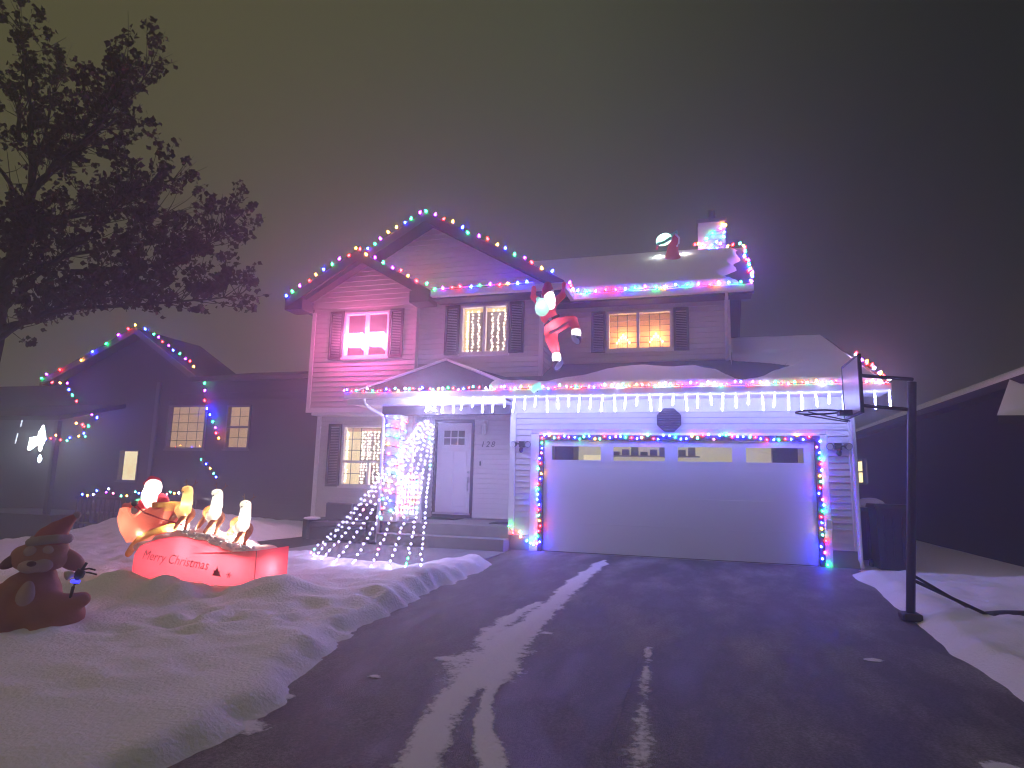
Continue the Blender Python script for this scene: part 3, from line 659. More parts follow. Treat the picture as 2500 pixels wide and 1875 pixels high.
def line(a, b_, n): a = Vector(a); b_ = Vector(b_); return [tuple(a+(b_-a)*i/(n-1)) for i in range(n)]
big = lambda x: 7.06-.568*abs(x+2.73)
sml = lambda x: 6.26-.57*abs(x+4.25)
string('big coloured bulbs climbing the left slope of the tall front gable', [(-4.05+.172*i, -.055, big(-4.05+.172*i)) for i in range(8)], jit=.035)
string('big coloured bulbs running down the right slope of the tall front gable', [(-2.66+.20*i, -.055, big(-2.66+.20*i)) for i in range(15)], jit=.03, start=1)
string('big coloured bulbs along the left slope of the small front gable', [(-6.0+.19*i, -.17, sml(-6.0+.19*i)) for i in range(10)], jit=.03)
string('big coloured bulbs along the right slope of the small front gable', [(-4.18+.2*i, -.17, sml(-4.18+.2*i)) for i in range(9)], jit=.03, start=3)
string('big coloured bulbs on the gutter above the middle upper window', [(-2.42+.205*i, -.10, 5.245) for i in range(11)], jit=.022, start=1)
string('big coloured bulbs on the gutter above the right upper window', [(.43, .12, 5.245), (.43, .36, 5.245), (.43, .60, 5.245)]+[(.47+.205*i, .755, 5.25) for i in range(18)], jit=.022, start=2)
string('big coloured bulbs packed up the right edge of the upper roof', [(3.975, .86+.155*i, 5.29+.6776*.155*i) for i in range(16)], jit=.03, start=4)
CP = [(3.90,3.3,6.98,'mint'),(3.74,3.3,6.96,'red'),(3.62,3.3,6.93,'amber'),(3.47,3.5,7.08,'pink'),(3.30,3.60,7.12,'mint'),(3.13,3.62,7.12,'pink'),(3.03,3.62,7.17,'amber'),(2.96,3.6,7.16,'amber'),(2.88,3.6,7.15,'red'),(3.20,3.71,7.33,'mint'),(3.30,3.71,7.45,'green'),(3.50,3.71,7.55,'purple'),(3.57,3.71,7.66,'amber'),(3.63,3.72,7.64,'amber'),(3.60,3.71,7.47,'blue'),(3.58,3.71,7.34,'mint'),(3.38,3.70,7.22,'blue'),(3.42,3.65,7.02,'blue'),(3.22,3.6,7.02,'blue')]
t = thing('light_string', 'tangle of coloured bulbs around the foot of the chimney', 'string lights', CP[0][:3], STR)
for x, y, z, c in CP: bulb(t, (x, y, z), c, 'big', (rnd.uniform(-.9, .9), rnd.uniform(-.9, .9), 0))
MB().tube([p[:3] for p in CP], .005, 3).build('wire', WIRE, t)
pts = [(-4.06+.105*i, -.655, 3.025) for i in range(95)]
string('long string of small coloured bulbs along the low garage gutter', pts, 'mid', ['pink', 'blue', 'red', 'mint', 'amber', 'white', 'green', 'red'], jit=.03)
string('coloured bulbs on the right sloping edge of the garage roof', [(5.87, -.52+.2*i, 3.06+.379*.2*i) for i in range(12)], 'big', ['white', 'red', 'amber', 'purple', 'pink'], jit=.03)
L = [(-.05+rnd.uniform(-.05, .03), -.05, .16+.098*i) for i in range(21)]
T = [(.02+.098*i, -.05, 2.13+rnd.uniform(-.03, .06)) for i in range(49)]
Rr = [(4.85+rnd.uniform(-.03, .05), -.05, 2.08-.098*i) for i in range(22)]
tail = [(-.63,-.10,.44),(-.55,-.1,.30),(-.42,-.1,.33),(-.39,-.1,.24),(-.28,-.1,.17),(-.21,-.1,.13),(-.14,-.1,.10),(-.09,-.08,.13)]
string('small coloured bulbs framing the white garage door', tail+L+T+Rr, 'mid', ['green', 'red', 'blue', 'amber', 'mint', 'red', 'blue', 'pink', 'blue'])
# icicle tubes
ICE = emitter('icicle_light', (.33, .38, 1.0), 74)
t = thing('icicle_lights', 'row of glowing white icicle tubes hanging from the garage gutter', 'icicle lights', (-1.9, -.66, 2.88), 'icicle lights')
icem = []
for L_ in (.20, .25, .30):
    mb = MB(); pr_ = [(.006, 0), (.010, -.03)]
    for k in range(6): pr_ += [(.010+.007*(k % 2), -.05-(L_-.06)*k/6)]
    pr_ += [(.014, -L_+.01), (.003, -L_)]
    icem.append(mb.lathe(pr_, 6).mesh('icicle', ICE, True))
for i in range(36):
    link('icicle', icem[(i*2) % 3 if i % 5 else 2], t, (-1.86+.2065*i, -.655, 2.865), rot=(rnd.uniform(-.06, .06), rnd.uniform(-.14, .14), 0))
for x in (5.62, 5.83): link('icicle', icem[2], t, (x, -.66, 2.87))
MB().tube([(-1.95, -.66, 2.872), (5.85, -.66, 2.872)], .005, 4).build('wire', TRIM, t)
# star with a fan of light strands
t = thing('star_light_fan', 'glowing star at the porch gutter with light strands fanning down to the snow', 'light fan', (-2.10, -.66, 2.74))
sp = [(-2.10+(.17 if k % 2 == 0 else .075)*math.sin(R(36*k)), -.68, 2.74+(.17 if k % 2 == 0 else .075)*math.cos(R(36*k))) for k in range(11)]
STARM = emitter('star_tube', (.50, .49, 1), 640)
MB().tube(sp, .016, 6).build('star', STARM, t, smooth=True)
ends = [(-3.05,-2.95),(-2.86,-3.15),(-2.62,-3.28),(-2.36,-3.36),(-2.05,-3.36),(-1.78,-3.30),(-1.50,-3.28),(-1.22,-3.30),(-0.98,-3.34)]
top = Vector((-2.12, -.68, 2.60))
for k, (ex, ey) in enumerate(ends):
    e = Vector((ex, ey, H(ex, ey)+.03)); a = top+Vector((-.10+.025*k, 0, -.02*abs(4-k)))
    sag = .30 if k < 4 else .16
    P = [a.lerp(e, u/32)-Vector((0, 0, sag*4*(u/32)*(1-u/32)*.55)) for u in range(33)]
    s_ = MB().tube(P, .0018, 3).build('light_strand', WIRE, t)
    jt = rnd.uniform(-.5, .5)
    P2 = [P[0].lerp(P[-1], 0)]+[P[i].lerp(P[min(32, i+1)], .5+jt) for i in range(33)][2:]
    for p in P2[1:]:
        if rnd.random() < .05: bulb(s_, p, rnd.choice(['green', 'pink', 'mint']), 'small')
        else: bulb(s_, p+Vector((rnd.uniform(-.015, .015), 0, rnd.uniform(-.015, .015))), 'white', 'tiny')
# lights wound round the porch column and the railing
pts = []; wires = [[]]
for i in range(66):
    u = i/65*11*4; s_ = int(u) % 4; f = u-int(u); z = 2.55-2.08*i/65
    q = [(-3.345+.32*f, -.095), (-3.025, -.095+.31*f), (-3.025-.32*f, .215), (-3.345, .215-.31*f)][s_]
    pts.append((q[0], q[1], z))
corner = []
for k in range(11*4+1):
    q = [(-3.345, -.095), (-3.025, -.095), (-3.025, .215), (-3.345, .215)][k % 4]; corner.append((q[0], q[1], 2.55-2.08*k/44))
string('coloured lights wound in a spiral round the white porch column', pts, 'mid', ['pink', 'mint', 'amber', 'red', 'mint', 'green', 'blue', 'red'], wires=[corner])
pts = []
for k in range(6):
    n_ = 8
    for i in range(n_): pts.append((-2.985+.068*k+rnd.uniform(-.02, .02), .035+rnd.uniform(-.03, 0), .60+(.72*(i if k % 2 == 0 else n_-1-i)/(n_-1))))
string('pale lights wound up and down the balusters of the short porch railing', pts, 'small', ['pink', 'mint', 'white', 'pink', 'amber'])
string('pale lights hanging down the siding edge beside the front door', [(-3.09, .78+.02*(i % 2), 2.3-.155*i) for i in range(12)], 'tiny', ['white', 'mint', 'pink'])
# curtains of fairy lights inside the windows
FAIRY = emitter('fairy_bulb', (1, .78, .52), 60)
def light_curtain(label, xs, z0, z1, y, n, r=.012):
    t = thing('curtain_lights', label, 'curtain lights', (xs[0], y, z1), 'curtains of fairy lights inside windows')
    for x in xs:
        mb = MB().tube([(x, y, z1), (x, y, z0)], .002, 3, 1)
        for i in range(n):
            z = z1-(z1-z0)*(i+.3+rnd.uniform(-.15, .15))/n; rr = r*rnd.uniform(.6, 1.25)
            mb.ell((x+rnd.uniform(-.02, .02), y-.01, z), (rr, rr, rr), 6, 4)
        mb.build('light_strand', [FAIRY, WIRE], t, smooth=True)
light_curtain('warm fairy lights hanging in the middle upper window', [-1.88, -1.76, -1.62, -1.50, -1.31, -1.17, -1.04], 4.0, 4.93, .60, 13, .0105)
light_curtain('dense fairy lights hanging in the ground floor window', [-4.83, -4.44, -4.39, -4.30, -4.24, -4.13, -4.04, -3.98, -3.91, -3.85], 1.15, 2.33, .92, 18, .0095)
# pink light bars in the upper left window, with added lamps out in front
PINK = emitter('pink_lamp_glow', (1.0, .42, .70), 60)
for i, (x, wd) in enumerate(((-4.42, .20), (-3.885, .18))):
    mb = MB().box(x-wd-.02, x+wd+.02, .205, .262, 4.17, 4.46)
    t = thing('light_bar', ('glaring pink light bar in the left half of the upper left window' if i == 0 else 'glaring pink light bar in the right half of the upper left window'), 'light bar', (x, .2, 4.2), 'pink light bars in the window')
    o = mb.build('glow_panel', PINK, t); md = o.modifiers.new('b', 'BEVEL'); md.width = .028; md.segments = 3
    B('end_cap', x-wd-.035, x-wd-.0205, .21, .255, 4.25, 4.29, TRIM, t); B('end_cap', x+wd+.0205, x+wd+.035, .21, .255, 4.25, 4.29, TRIM, t)
    lamp('pink_fill', (x, -.08, 4.27), (1.0, .09, .42), 62, .10, t)  # added lamp outside the glass, throws the pink onto the siding
# arched candle lamps in the upper right window
FL = emitter('candle_glow', (1.0, .66, .30), 30)
for i, x in enumerate((1.37, 2.06)):
    t = thing('candle_arch', ('arched electric candle lamp glowing in the left pane of the upper right window' if i == 0 else 'arched electric candle lamp glowing in the right pane of the upper right window'), 'candle lamp', (x, 1.45, 4.13), 'candle arches in the window')
    mb = MB().box(x-.15, x+.15, 1.42, 1.50, 4.13, 4.17)
    fl = MB()
    for k in range(7):
        hh = .26-.055*abs(k-3); xx = x-.132+.044*k
        mb.tube([(xx, 1.46, 4.17), (xx, 1.46, 4.17+hh)], .008, 6)
        fl.ell((xx, 1.46, 4.17+hh+.022), (.012, .012, .024), 6, 5)
    mb.build('stand', TRIM, t); fl.build('flame_bulbs', FL, t, smooth=True)
    lamp('candle_light', (x, 1.46, 4.42), (1.0, .50, .19), 18, .06, t)

# ------------------------------------------------------------------ small fixtures on the front
WG = emitter('frosted_globe', (1, .9, .95), .35)
t = thing('wall_lantern', 'white unlit lantern on the wall right of the front door', 'wall lamp', (-1.87, 1.98, 2.5))
B('back_plate', -1.93, -1.81, 1.955, 1.978, 2.47, 2.68, TRIM, t, bev=.01)
MB().tube([(-1.87, 1.96, 2.62), (-1.87, 1.90, 2.66), (-1.87, 1.87, 2.62)], .014, 8).build('arm', TRIM, t, smooth=True)
MB().lathe([(0, 2.63), (.06, 2.60), (.075, 2.56), (.07, 2.55)], 8, (-1.87, 1.87, 0)).lathe([(.05, 2.38), (.03, 2.34), (0, 2.32)], 8, (-1.87, 1.87, 0)).build('cap', TRIM, t)
MB().lathe([(.066, 2.55), (.048, 2.38)], 8, (-1.87, 1.87, 0)).build('shade', mat('lantern_glass', (.6, .6, .62), .2, .5), t)
for i, x in enumerate((-.42, 5.16)):
    t = thing('security_light', 'dark twin floodlight on the siding left of the garage door' if i == 0 else 'dark twin floodlight on the siding right of the garage door', 'floodlight', (x, -.02, 2.0), 'twin security lights')
    B('base', x-.06, x+.06, -.075, -.0195, 1.95, 2.07, DARK, t, bev=.01)
    MB().ell((x, -.10, 1.90), (.045, .05, .06), 10, 7).build('sensor', DARK, t, smooth=True)
    for s in (-1, 1):
        c = Vector((x+s*.13, -.12, 2.01)); d = Vector((s*.35, -.9, -.25)).normalized()
        MB().tube([c+d*-.07, c+d*-.02, c+d*.05], [.03, .05, .062], 12).build('lamp_head', DARK, t, smooth=True)
        MB().tube([c+d*.051, c+d*.054], .053, 12).build('lens', mat('lens', (.45, .45, .5), .15, .6), t)
        MB().tube([(x, -.06, 2.01), tuple(c+d*-.05)], .014, 6).build('arm', DARK, t)
o = B('outlet_box', 4.90, 5.0, -.085, -.020, .62, .78, TRIM, bev=.008); tag(o, 'small outlet box glowing blue beside the garage door', 'outlet box')
t = thing('clip_spotlight', 'small mint lit spotlight clipped on the garage gutter', 'spotlight', (0.03, -.66, 3.0))
MINT = mat('mint_housing', (.30, .75, .62), .5, .3, emit=(.35, 1, .78), estr=.9)
MB().tube([(-.07, -.70, 2.96), (.0, -.68, 3.03), (.10, -.66, 3.06)], [.05, .065, .075], 12).build('housing', MINT, t, smooth=True)
MB().tube([(.02, -.62, 2.92), (.02, -.66, 3.02)], .012, 6).build('clip', DARK, t)
t = thing('path_light', 'tiny lit path light at the left corner of the house', 'path light', (-5.5, .55, 0))
MB().tube([(-5.5, .55, -.15), (-5.5, .55, .12)], .012, 6).build('stake', DARK, t)
B('lens', -5.53, -5.47, .52, .58, .121, .21, emitter('path_glow', (1, .75, .35), 5), t); B('cap', -5.55, -5.45, .50, .60, .211, .23, DARK, t)

# ------------------------------------------------------------------ bench under the window
t = thing('wicker_bench', 'dark wicker bench with cushions under the ground floor window', 'bench', (-4.3, .2, 0))
B('seat_base', -4.95, -3.62, -.20, .45, 0, .26, WICKER, t, bev=.02)
B('armrest', -5.08, -4.955, -.25, .50, 0, .42, WICKER, t, bev=.03); B('armrest', -3.615, -3.50, -.25, .50, 0, .42, WICKER, t, bev=.03)
B('backrest', -4.95, -3.62, .455, .60, .1, .68, WICKER, t, bev=.04)
B('cushion', -4.94, -4.29, -.22, .35, .262, .36, SHUT, t, bev=.03); B('cushion', -4.28, -3.63, -.22, .35, .262, .36, SHUT, t, bev=.03)
B('back_cushion', -4.94, -4.29, .36, .452, .365, .74, SHUT, t, bev=.03); B('back_cushion', -4.28, -3.63, .36, .452, .365, .74, SHUT, t, bev=.03)
MB().ell((-4.95, -.1, .425), (.16, .22, .035), 12, 6).build('bench_snow', SNOWR, label='small patch of snow on the left arm of the bench', kind='stuff', smooth=True)

# ------------------------------------------------------------------ inflated cloth materials
def cloth(name, col, k=0.55): return mat(name, col, 0.55, 0.25, bump=.35, bscale=9, translucent=k)
RED = cloth('red_cloth', (.88, .075, .11)); REDD = cloth('deep_red_cloth', (.62, .030, .05), .5); WHITE = cloth('white_cloth', (.88, .86, .84)); TAN = cloth('tan_cloth', (.80, .50, .20)); BROWN = cloth('brown_cloth', (.60, .20, .07), .45)
GREEN = cloth('green_cloth', (.10, .55, .30)); MINTC = cloth('mint_cloth', (.35, .78, .60)); BLACK = mat('black_cloth', (.02, .02, .025), .5, .3); YEL = cloth('yellow_cloth', (.88, .52, .08)); SKIN = cloth('skin_cloth', (.85, .55, .42)); ORANGE = cloth('orange_cloth', (.9, .24, .14))
BOOT = mat('boot_cloth', (.045, .05, .07), .4, .4); SOLE = cloth('sole_cloth', (.62, .76, .88))
INK = mat('dark_print', (.22, .015, .03), .7, .1)

# ---- inflated santa hanging from the gutter
t = thing('hanging_santa', 'red inflated santa hanging by his arms from the gutter with one leg kicked out', 'inflatable', (.10, -.30, 4.0))
k_ = .00144
def sx(cx, cy, dy=0): return Vector((.09+(cx-340)*k_+(cy-190)*.00002, -.30+dy, 5.16-(cy-190)*.001395+(cx-340)*.00003))
def limb(mb, pts, r, seg=12):
    mb.tube(pts, r, seg)
    rr = r if isinstance(r, (list, tuple)) else [r]*len(pts)
    for p, q in zip(pts, rr): mb.ell(p, (q, q, q), 12, 8)
    return mb
mb = MB()
limb(mb, [sx(130, 215, .14), sx(135, 370, .06), sx(245, 470)], [.05, .065, .085]); limb(mb, [sx(555, 200, .14), sx(545, 380, .06), sx(445, 480)], [.055, .075, .09])
mb.ell(sx(355, 560), (.17, .15, .20)); mb.ell(sx(370, 690), (.175, .16, .15)); mb.ell(sx(420, 850), (.165, .15, .14))
limb(mb, [sx(395, 870), sx(400, 1000), sx(440, 1120), sx(458, 1185)], [.14, .125, .105, .078])
limb(mb, [sx(460, 830), sx(600, 780), sx(700, 770, -.03), sx(740, 880, -.04)], [.14, .12, .10, .09])
blob('body', mb, RED, t, .018, 7)
blob('seam_highlight', MB().tube([sx(320, 960, -.01), sx(420, 930, -.13), sx(520, 890, -.13), sx(640, 800, -.10)], [.028, .036, .036, .025], 8), mat('highlight_red', (.85, .30, .36), .6), t, .012, 4)  # paler stripe paints the highlight along the leg seam
b1 = blob('hat', limb(MB(), [sx(350, 235), sx(350, 310), sx(345, 365)], [.085, .12, .11]), REDD, t, .014, 5)
blob('hat_trim', limb(MB(), [sx(425, 330, -.05), sx(405, 390, -.08), sx(330, 410, -.09)], .035), WHITE, b1, .012, 4)
hd = blob('head', MB().ell(sx(395, 470, -.13), (.115, .11, .15)).ell(sx(405, 540, -.12), (.10, .09, .10)).ell(sx(395, 395, -.07), (.09, .08, .08)), WHITE, t, .014, 5)
MB().ell(sx(270, 385, -.02), (.018, .02, .045)).build('hat_cord', WHITE, hd, smooth=True)
blob('sack', MB().ell(sx(300, 575, -.16), (.15, .10, .185)).ell(sx(240, 450, -.12), (.05, .05, .06)), MINTC, t, .014, 6)
bl = blob('belt', limb(MB(), [sx(320, 815, -.05), sx(420, 755, -.165), sx(505, 690, -.06)], .030), BLACK, t, .012, 3)
MB().ell(sx(415, 758, -.195), (.035, .015, .032)).build('buckle', STEEL, bl, smooth=True)
for (a, b_, c, d, s0) in ((sx(467, 1250), sx(472, 1290), sx(475, 1390, .02), sx(515, 1390, -.08), .7), (sx(742, 900, -.04), sx(742, 985, -.04), sx(755, 1040, -.03), sx(742, 1050, -.12), -.6)):
    blob('cuff', limb(MB(), [a, b_], .088), WHITE, t, .014, 4)
    bt = blob('boot', MB().ell(c, (.085, .12, .10)).ell(b_+Vector((0, -.01, -.075)), (.078, .08, .05)), BOOT, t, .014, 4)
    MB().ell(d, (.058, .03, .115), rot=(0, s0, 0)).build('boot_sole', SOLE, bt, smooth=True)
for i, (p, wt) in enumerate(((sx(395, 470, -.13), 2.6), (sx(300, 560, -.16), .75), (sx(430, 850), 2.2), (sx(440, 1150), .6), (sx(470, 1262), 1.6), (sx(742, 950, -.04), 1.6))): lamp('inner_lamp', p, (1, .93, .88), wt*4.2, .03, t)

# ---- inflated figure with a glowing sack on the roof ridge
t = thing('roof_inflatable', 'dark red inflated figure on the roof ridge leaning over a glowing green sack', 'inflatable', (2.36, 2.5, 6.45))
o_ = Vector((2.37, 2.50, 6.45))
mb = limb(MB(), [o_+Vector((.02, 0, 0)), o_+Vector((.02, 0, .22)), o_+Vector((.06, 0, .42)), o_+Vector((.09, 0, .52))], [.19, .13, .11, .09])
blob('robe', mb, REDD, t, .018, 6)
blob('sack', MB().ell(o_+Vector((-.17, -.08, .46)), (.19, .13, .14), rot=(0, -.35, 0)), MINTC, t, .014, 5)
blob('sack_band', limb(MB(), [o_+Vector((-.30, -.12, .35)), o_+Vector((-.15, -.19, .36)), o_+Vector((-.02, -.14, .46))], .04), GREEN, t, .014, 4)
blob('hat', limb(MB(), [o_+Vector((.02, 0, .55)), o_+Vector((.10, 0, .63)), o_+Vector((.12, 0, .68))], [.08, .05, .02]), GREEN, t, .012, 4)
blob('fur_trim', limb(MB(), [o_+Vector((.10, -.09, .56)), o_+Vector((.17, -.06, .48)), o_+Vector((.16, -.05, .36)), o_+Vector((.12, -.08, .28))], .025), WHITE, t, .01, 4)
MB().tube([o_+Vector((-.30, -.1, .33)), o_+Vector((-.34, -.1, .22))], .025, 8).build('tag', RED, t, smooth=True)
lamp('inner_lamp', o_+Vector((-.17, -.08, .46)), (.8, 1, .9), 14, .03, t); lamp('sack_light', o_+Vector((-.30, .10, .16)), (.9, 1, .95), 7, .03, t); lamp('sack_light', o_+Vector((.28, .20, .22)), (1, .95, .97), 4, .03, t)

# ---- inflated sleigh scene on the lawn
t = thing('inflatable_sleigh', 'glowing inflated santa sleigh with three reindeer on a red Merry Christmas base', 'inflatable', (0, 0, 0))
Y0 = -5.35; YM = -4.85; YB_ = -4.72
prof = [(-4.03,-.10),(-4.06,.10),(-4.05,.25),(-3.98,.36),(-3.74,.45),(-3.5,.50),(-3.31,.51),(-3.17,.49),(-2.99,.47),(-2.81,.42),(-2.65,.38),(-2.48,.335),(-2.35,.345),(-2.22,.395),(-2.22,-.10)]
def bulge_panel(prof, y0, y1, bul, m, name, parent):
    # outline swept back with a puffed front: rings from the outline to the middle
    cx = sum(p[0] for p in prof)/len(prof); cz = sum(p[1] for p in prof)/len(prof); mb = MB(); n = len(prof)
    rings = [(1.0, 0), (.93, .35), (.80, .65), (.6, .88), (.3, .98)]
    for f, q in rings: mb.v += [(cx+(x-cx)*f, y0-bul*q, cz+(z-cz)*f) for x, z in prof]
    c = len(mb.v); mb.v.append((cx, y0-bul, cz)); b0 = len(mb.v); mb.v += [(x, y1, z) for x, z in prof]
    for r_ in range(len(rings)-1): mb.f += [(r_*n+i, r_*n+(i+1) % n, (r_+1)*n+(i+1) % n, (r_+1)*n+i) for i in range(n)]
    q = (len(rings)-1)*n; mb.f += [(q+i, q+(i+1) % n, c) for i in range(n)]
    mb.f += [(i, b0+i, b0+(i+1) % n, (i+1) % n) for i in range(n)]; mb.f.append(tuple(b0+i for i in range(n))); mb.mi = [0]*len(mb.f)
    return mb.build(name, m, parent, smooth=False), mb
BASER = cloth('base_cloth', (.92, .10, .15))
base_o, base_mb = bulge_panel(prof, Y0, YB_, .05, BASER, 'base', t)
bvh = BVHTree.FromPolygons(base_mb.v, base_mb.f)
MB().tube([(-2.215,-5.352,-.1),(-2.218,-5.353,.394)], .006, 4).build('seam', INK, base_o)
def on_front(x, z):
    h = bvh.ray_cast(Vector((x, -8, z)), Vector((0, 1, 0))); return (h[0].y if h[0] else Y0)-.004
def stuck_text(body, size, x, z, width, slope):
    me = text_mesh(body, size, .42, 0, 1.0); me.materials.append(INK)
    lo = min(v.co.x for v in me.vertices); k = width/(max(v.co.x for v in me.vertices)-lo)
    for v in me.vertices:
        u = (v.co.x-lo)*k; X_ = x+u; Z_ = z+v.co.y+slope*u; v.co = Vector((X_, on_front(X_, Z_), Z_))
    return link('lettering', me, base_o)
stuck_text('Merry Christmas', .165, -3.88, .215, 1.04, -.075)
def stuck_poly(poly, name):
    return MB().prism([(x, on_front(x, z), z) for x, z in poly], (0, .003, 0)).build(name, INK, base_o)
stuck_poly([(-2.79,.08),(-2.66,.07),(-2.68,.11),(-2.675,.14),(-2.70,.13),(-2.72,.19),(-2.745,.14),(-2.77,.15),(-2.77,.11)], 'tree_print')
fk = MB()
for a in range(6): fk.tube([(-2.55, on_front(-2.55, .10), .10), (-2.55+.04*math.cos(R(60*a)), on_front(-2.55, .10), .10+.04*math.sin(R(60*a)))], .004, 4)
fk.build('snowflake_print', INK, base_o)
# right hand end panel is the box end of the base; white cloud top
top_pts = [(-4.0,.36),(-3.74,.46),(-3.5,.51),(-3.31,.52),(-3.1,.49),(-2.9,.45),(-2.7,.40),(-2.5,.36),(-2.40,.355)]
mb = MB()
for i, (x, z) in enumerate(top_pts):
    for yy in (-5.23, -5.03, -4.86): mb.ell((x+rnd.uniform(-.03, .03), yy, z-.025), (.15, .13, .075+.02*rnd.random()), 10, 7)
cl = blob('snow_cloud', mb, WHITE, t, .022, 5)
FL_ = cloth('fluffy_cloth', (.80, .79, .83), .45); mb = MB()
for i in range(110):
    u = rnd.random(); x = -3.38+1.1*u; mb.ell((x, -5.33+rnd.uniform(-.02, .08), lerp_list(top_pts, x)+rnd.uniform(.0, .07)), (.020, .022, .014), 5, 4)
mb.build('fluff', FL_, cl, smooth=True, kind='stuff')
# sleigh body
sl = [(-4.52,.35),(-4.24,.50),(-3.97,.62),(-3.93,.84),(-4.20,.83),(-4.36,.70),(-4.44,.70),(-4.56,.83),(-4.70,.80),(-4.73,.66),(-4.66,.50)]
sl = [(x+.0, z) for x, z in sl]
S_, _m = bulge_panel(sl, YM-.20, YM+.25, .05, ORANGE, 'sleigh', t)
blob('sleigh_rim', limb(MB(), [(-4.74,-4.95,.67),(-4.66,-5.0,.83),(-4.55,-5.02,.84)], .045), ORANGE, S_, .014, 3)
blob('sleigh_dash', MB().box(-4.16, -3.92, -5.06, -4.62, .78, .90), YEL, t, .02, 8)
blob('runner', limb(MB(), [(-4.52,-5.0,.20),(-4.45,-5.0,.30),(-4.33,-5.0,.42),(-4.16,-5.0,.50),(-3.96,-5.0,.555),(-3.82,-5.0,.58)], [.045,.05,.055,.05,.05,.055]), YEL, t, .016, 4)
# santa
hd = blob('santa_head', MB().ell((-4.30,-4.92,1.09), (.115, .11, .12)).ell((-4.29,-4.98,.98), (.115, .09, .13)).ell((-4.285,-4.96,.90), (.09, .08, .10)), WHITE, t, .016, 5)
blob('hat', limb(MB(), [(-4.32,-4.88,1.15),(-4.38,-4.88,1.19),(-4.47,-4.9,1.14)], [.085,.06,.03]), RED, hd, .014, 4)
blob('santa_body', limb(limb(limb(MB(), [(-4.29,-4.82,.60),(-4.28,-4.82,.88)], [.17,.14]), [(-4.40,-4.90,.90),(-4.45,-5.0,.83),(-4.40,-5.08,.78)], [.07,.06,.05]), [(-4.18,-4.85,.92),(-4.08,-4.95,.90)], [.075,.065]), RED, t, .018, 5)
blob('cuff', limb(MB(), [(-4.43,-5.06,.80),(-4.39,-5.10,.77)], .045), WHITE, t, .012, 3)
MB().ell((-4.40,-5.10,.875), (.045, .04, .04)).build('mitten', BLACK, t, smooth=True)
blob('gift_sack', MB().ell((-4.62,-4.80,.84), (.10, .10, .09)).ell((-4.55,-4.80,.92), (.06, .06, .06)), GREEN, t, .016, 4)
MB().tube([(-4.38,-5.10,.86),(-4.20,-5.12,.76),(-3.95,-5.12,.70),(-3.75,-5.10,.66),(-3.60,-5.08,.62)], .010, 6).build('reins', REDD, t, smooth=True)
# reindeer
def reindeer(x, z, yoff=0):
    y = -4.92+yoff; P = lambda dx, dy, dz: Vector((x+dx, y+dy, z+dz))
    mb = limb(MB(), [P(-.23, .10, -.22), P(-.08, .02, -.26), P(.02, -.03, -.27)], [.095, .10, .09])
    b_ = blob('reindeer_body', mb, BROWN, t, .014, 5)
    nk = limb(MB(), [P(-.02, -.06, -.25), P(.03, -.09, -.12), P(.045, -.10, .03)], [.105, .075, .062]); nk.ell(P(.055, -.13, .045), (.062, .085, .058)); nk.ell(P(.03, -.10, -.20), (.08, .07, .10))
    n_ = blob('reindeer_neck', nk, WHITE if x > -3.6 else TAN, b_, .012, 5)
    n_.name = 'neck'; b_.name = 'reindeer'
    W[n_.name] = Vector((0,0,0)); W[b_.name] = Vector((0,0,0))
    hb = blob('hindquarters_harness', limb(MB(), [P(-.10, -.075, -.20), P(-.075, -.10, -.26), P(-.07, -.08, -.34)], .016), YEL, b_, .008, 2); hb.name = 'harness'
    for (dx, dy, dz), (ex, ey, ez), (fx, fy, fz) in (((.02,-.10,-.30),(.0,-.15,-.37),(-.05,-.17,-.45)), ((.10,-.07,-.30),(.11,-.13,-.36),(.10,-.15,-.46)), ((-.24,.04,-.28),(-.28,.0,-.36),(-.31,-.02,-.44)), ((-.16,.06,-.30),(-.155,.04,-.38),(-.155,.03,-.45))):
        lg = blob('leg', limb(MB(), [P(dx, dy, dz), P(ex, ey, ez), P(fx, fy, fz)], [.042, .032, .024]), BROWN, b_, .010, 3)
    ey_ = MB()
    for s in (-1, 1): ey_.ell(P(.045+s*.048, -.165, .065), (.010, .008, .014), 8, 6)
    ey_.ell(P(.07, -.215, .02), (.013, .010, .010), 8, 6); ey_.build('eyes', BLACK, b_, smooth=True)
    an = MB()
    for s in (-1, 1):
        an.tube([P(.04+s*.035, -.08, .08), P(.04+s*.07, -.06, .13), P(.04+s*.075, -.06, .18)], .006, 5); an.tube([P(.04+s*.07, -.06, .13), P(.04+s*.11, -.06, .15)], .005, 5)
    an.build('antlers', mat('antler_cloth', (.25, .12, .06), .7), b_)
    blob('support', limb(MB(), [P(-.06, .0, -.34), P(-.07, 0, -.62)], [.06, .085]), WHITE, b_, .014, 4).name = 'snow_pillar'
    lamp('inner_lamp', P(.03, -.10, -.14), (1, .88, .62), 2.4, .025, t); lamp('inner_lamp', P(.045, -.11, .03), (1, .88, .62), .8, .02, t); lamp('inner_lamp', P(-.07, 0, -.5), (1, .95, .9), 2.4, .03, t)
    lamp('inner_lamp', P(-.16, .06, -.23), (1, .85, .6), 4, .03, t)
reindeer(-3.66, 1.03); reindeer(-3.18, 1.00); reindeer(-2.73, .87)
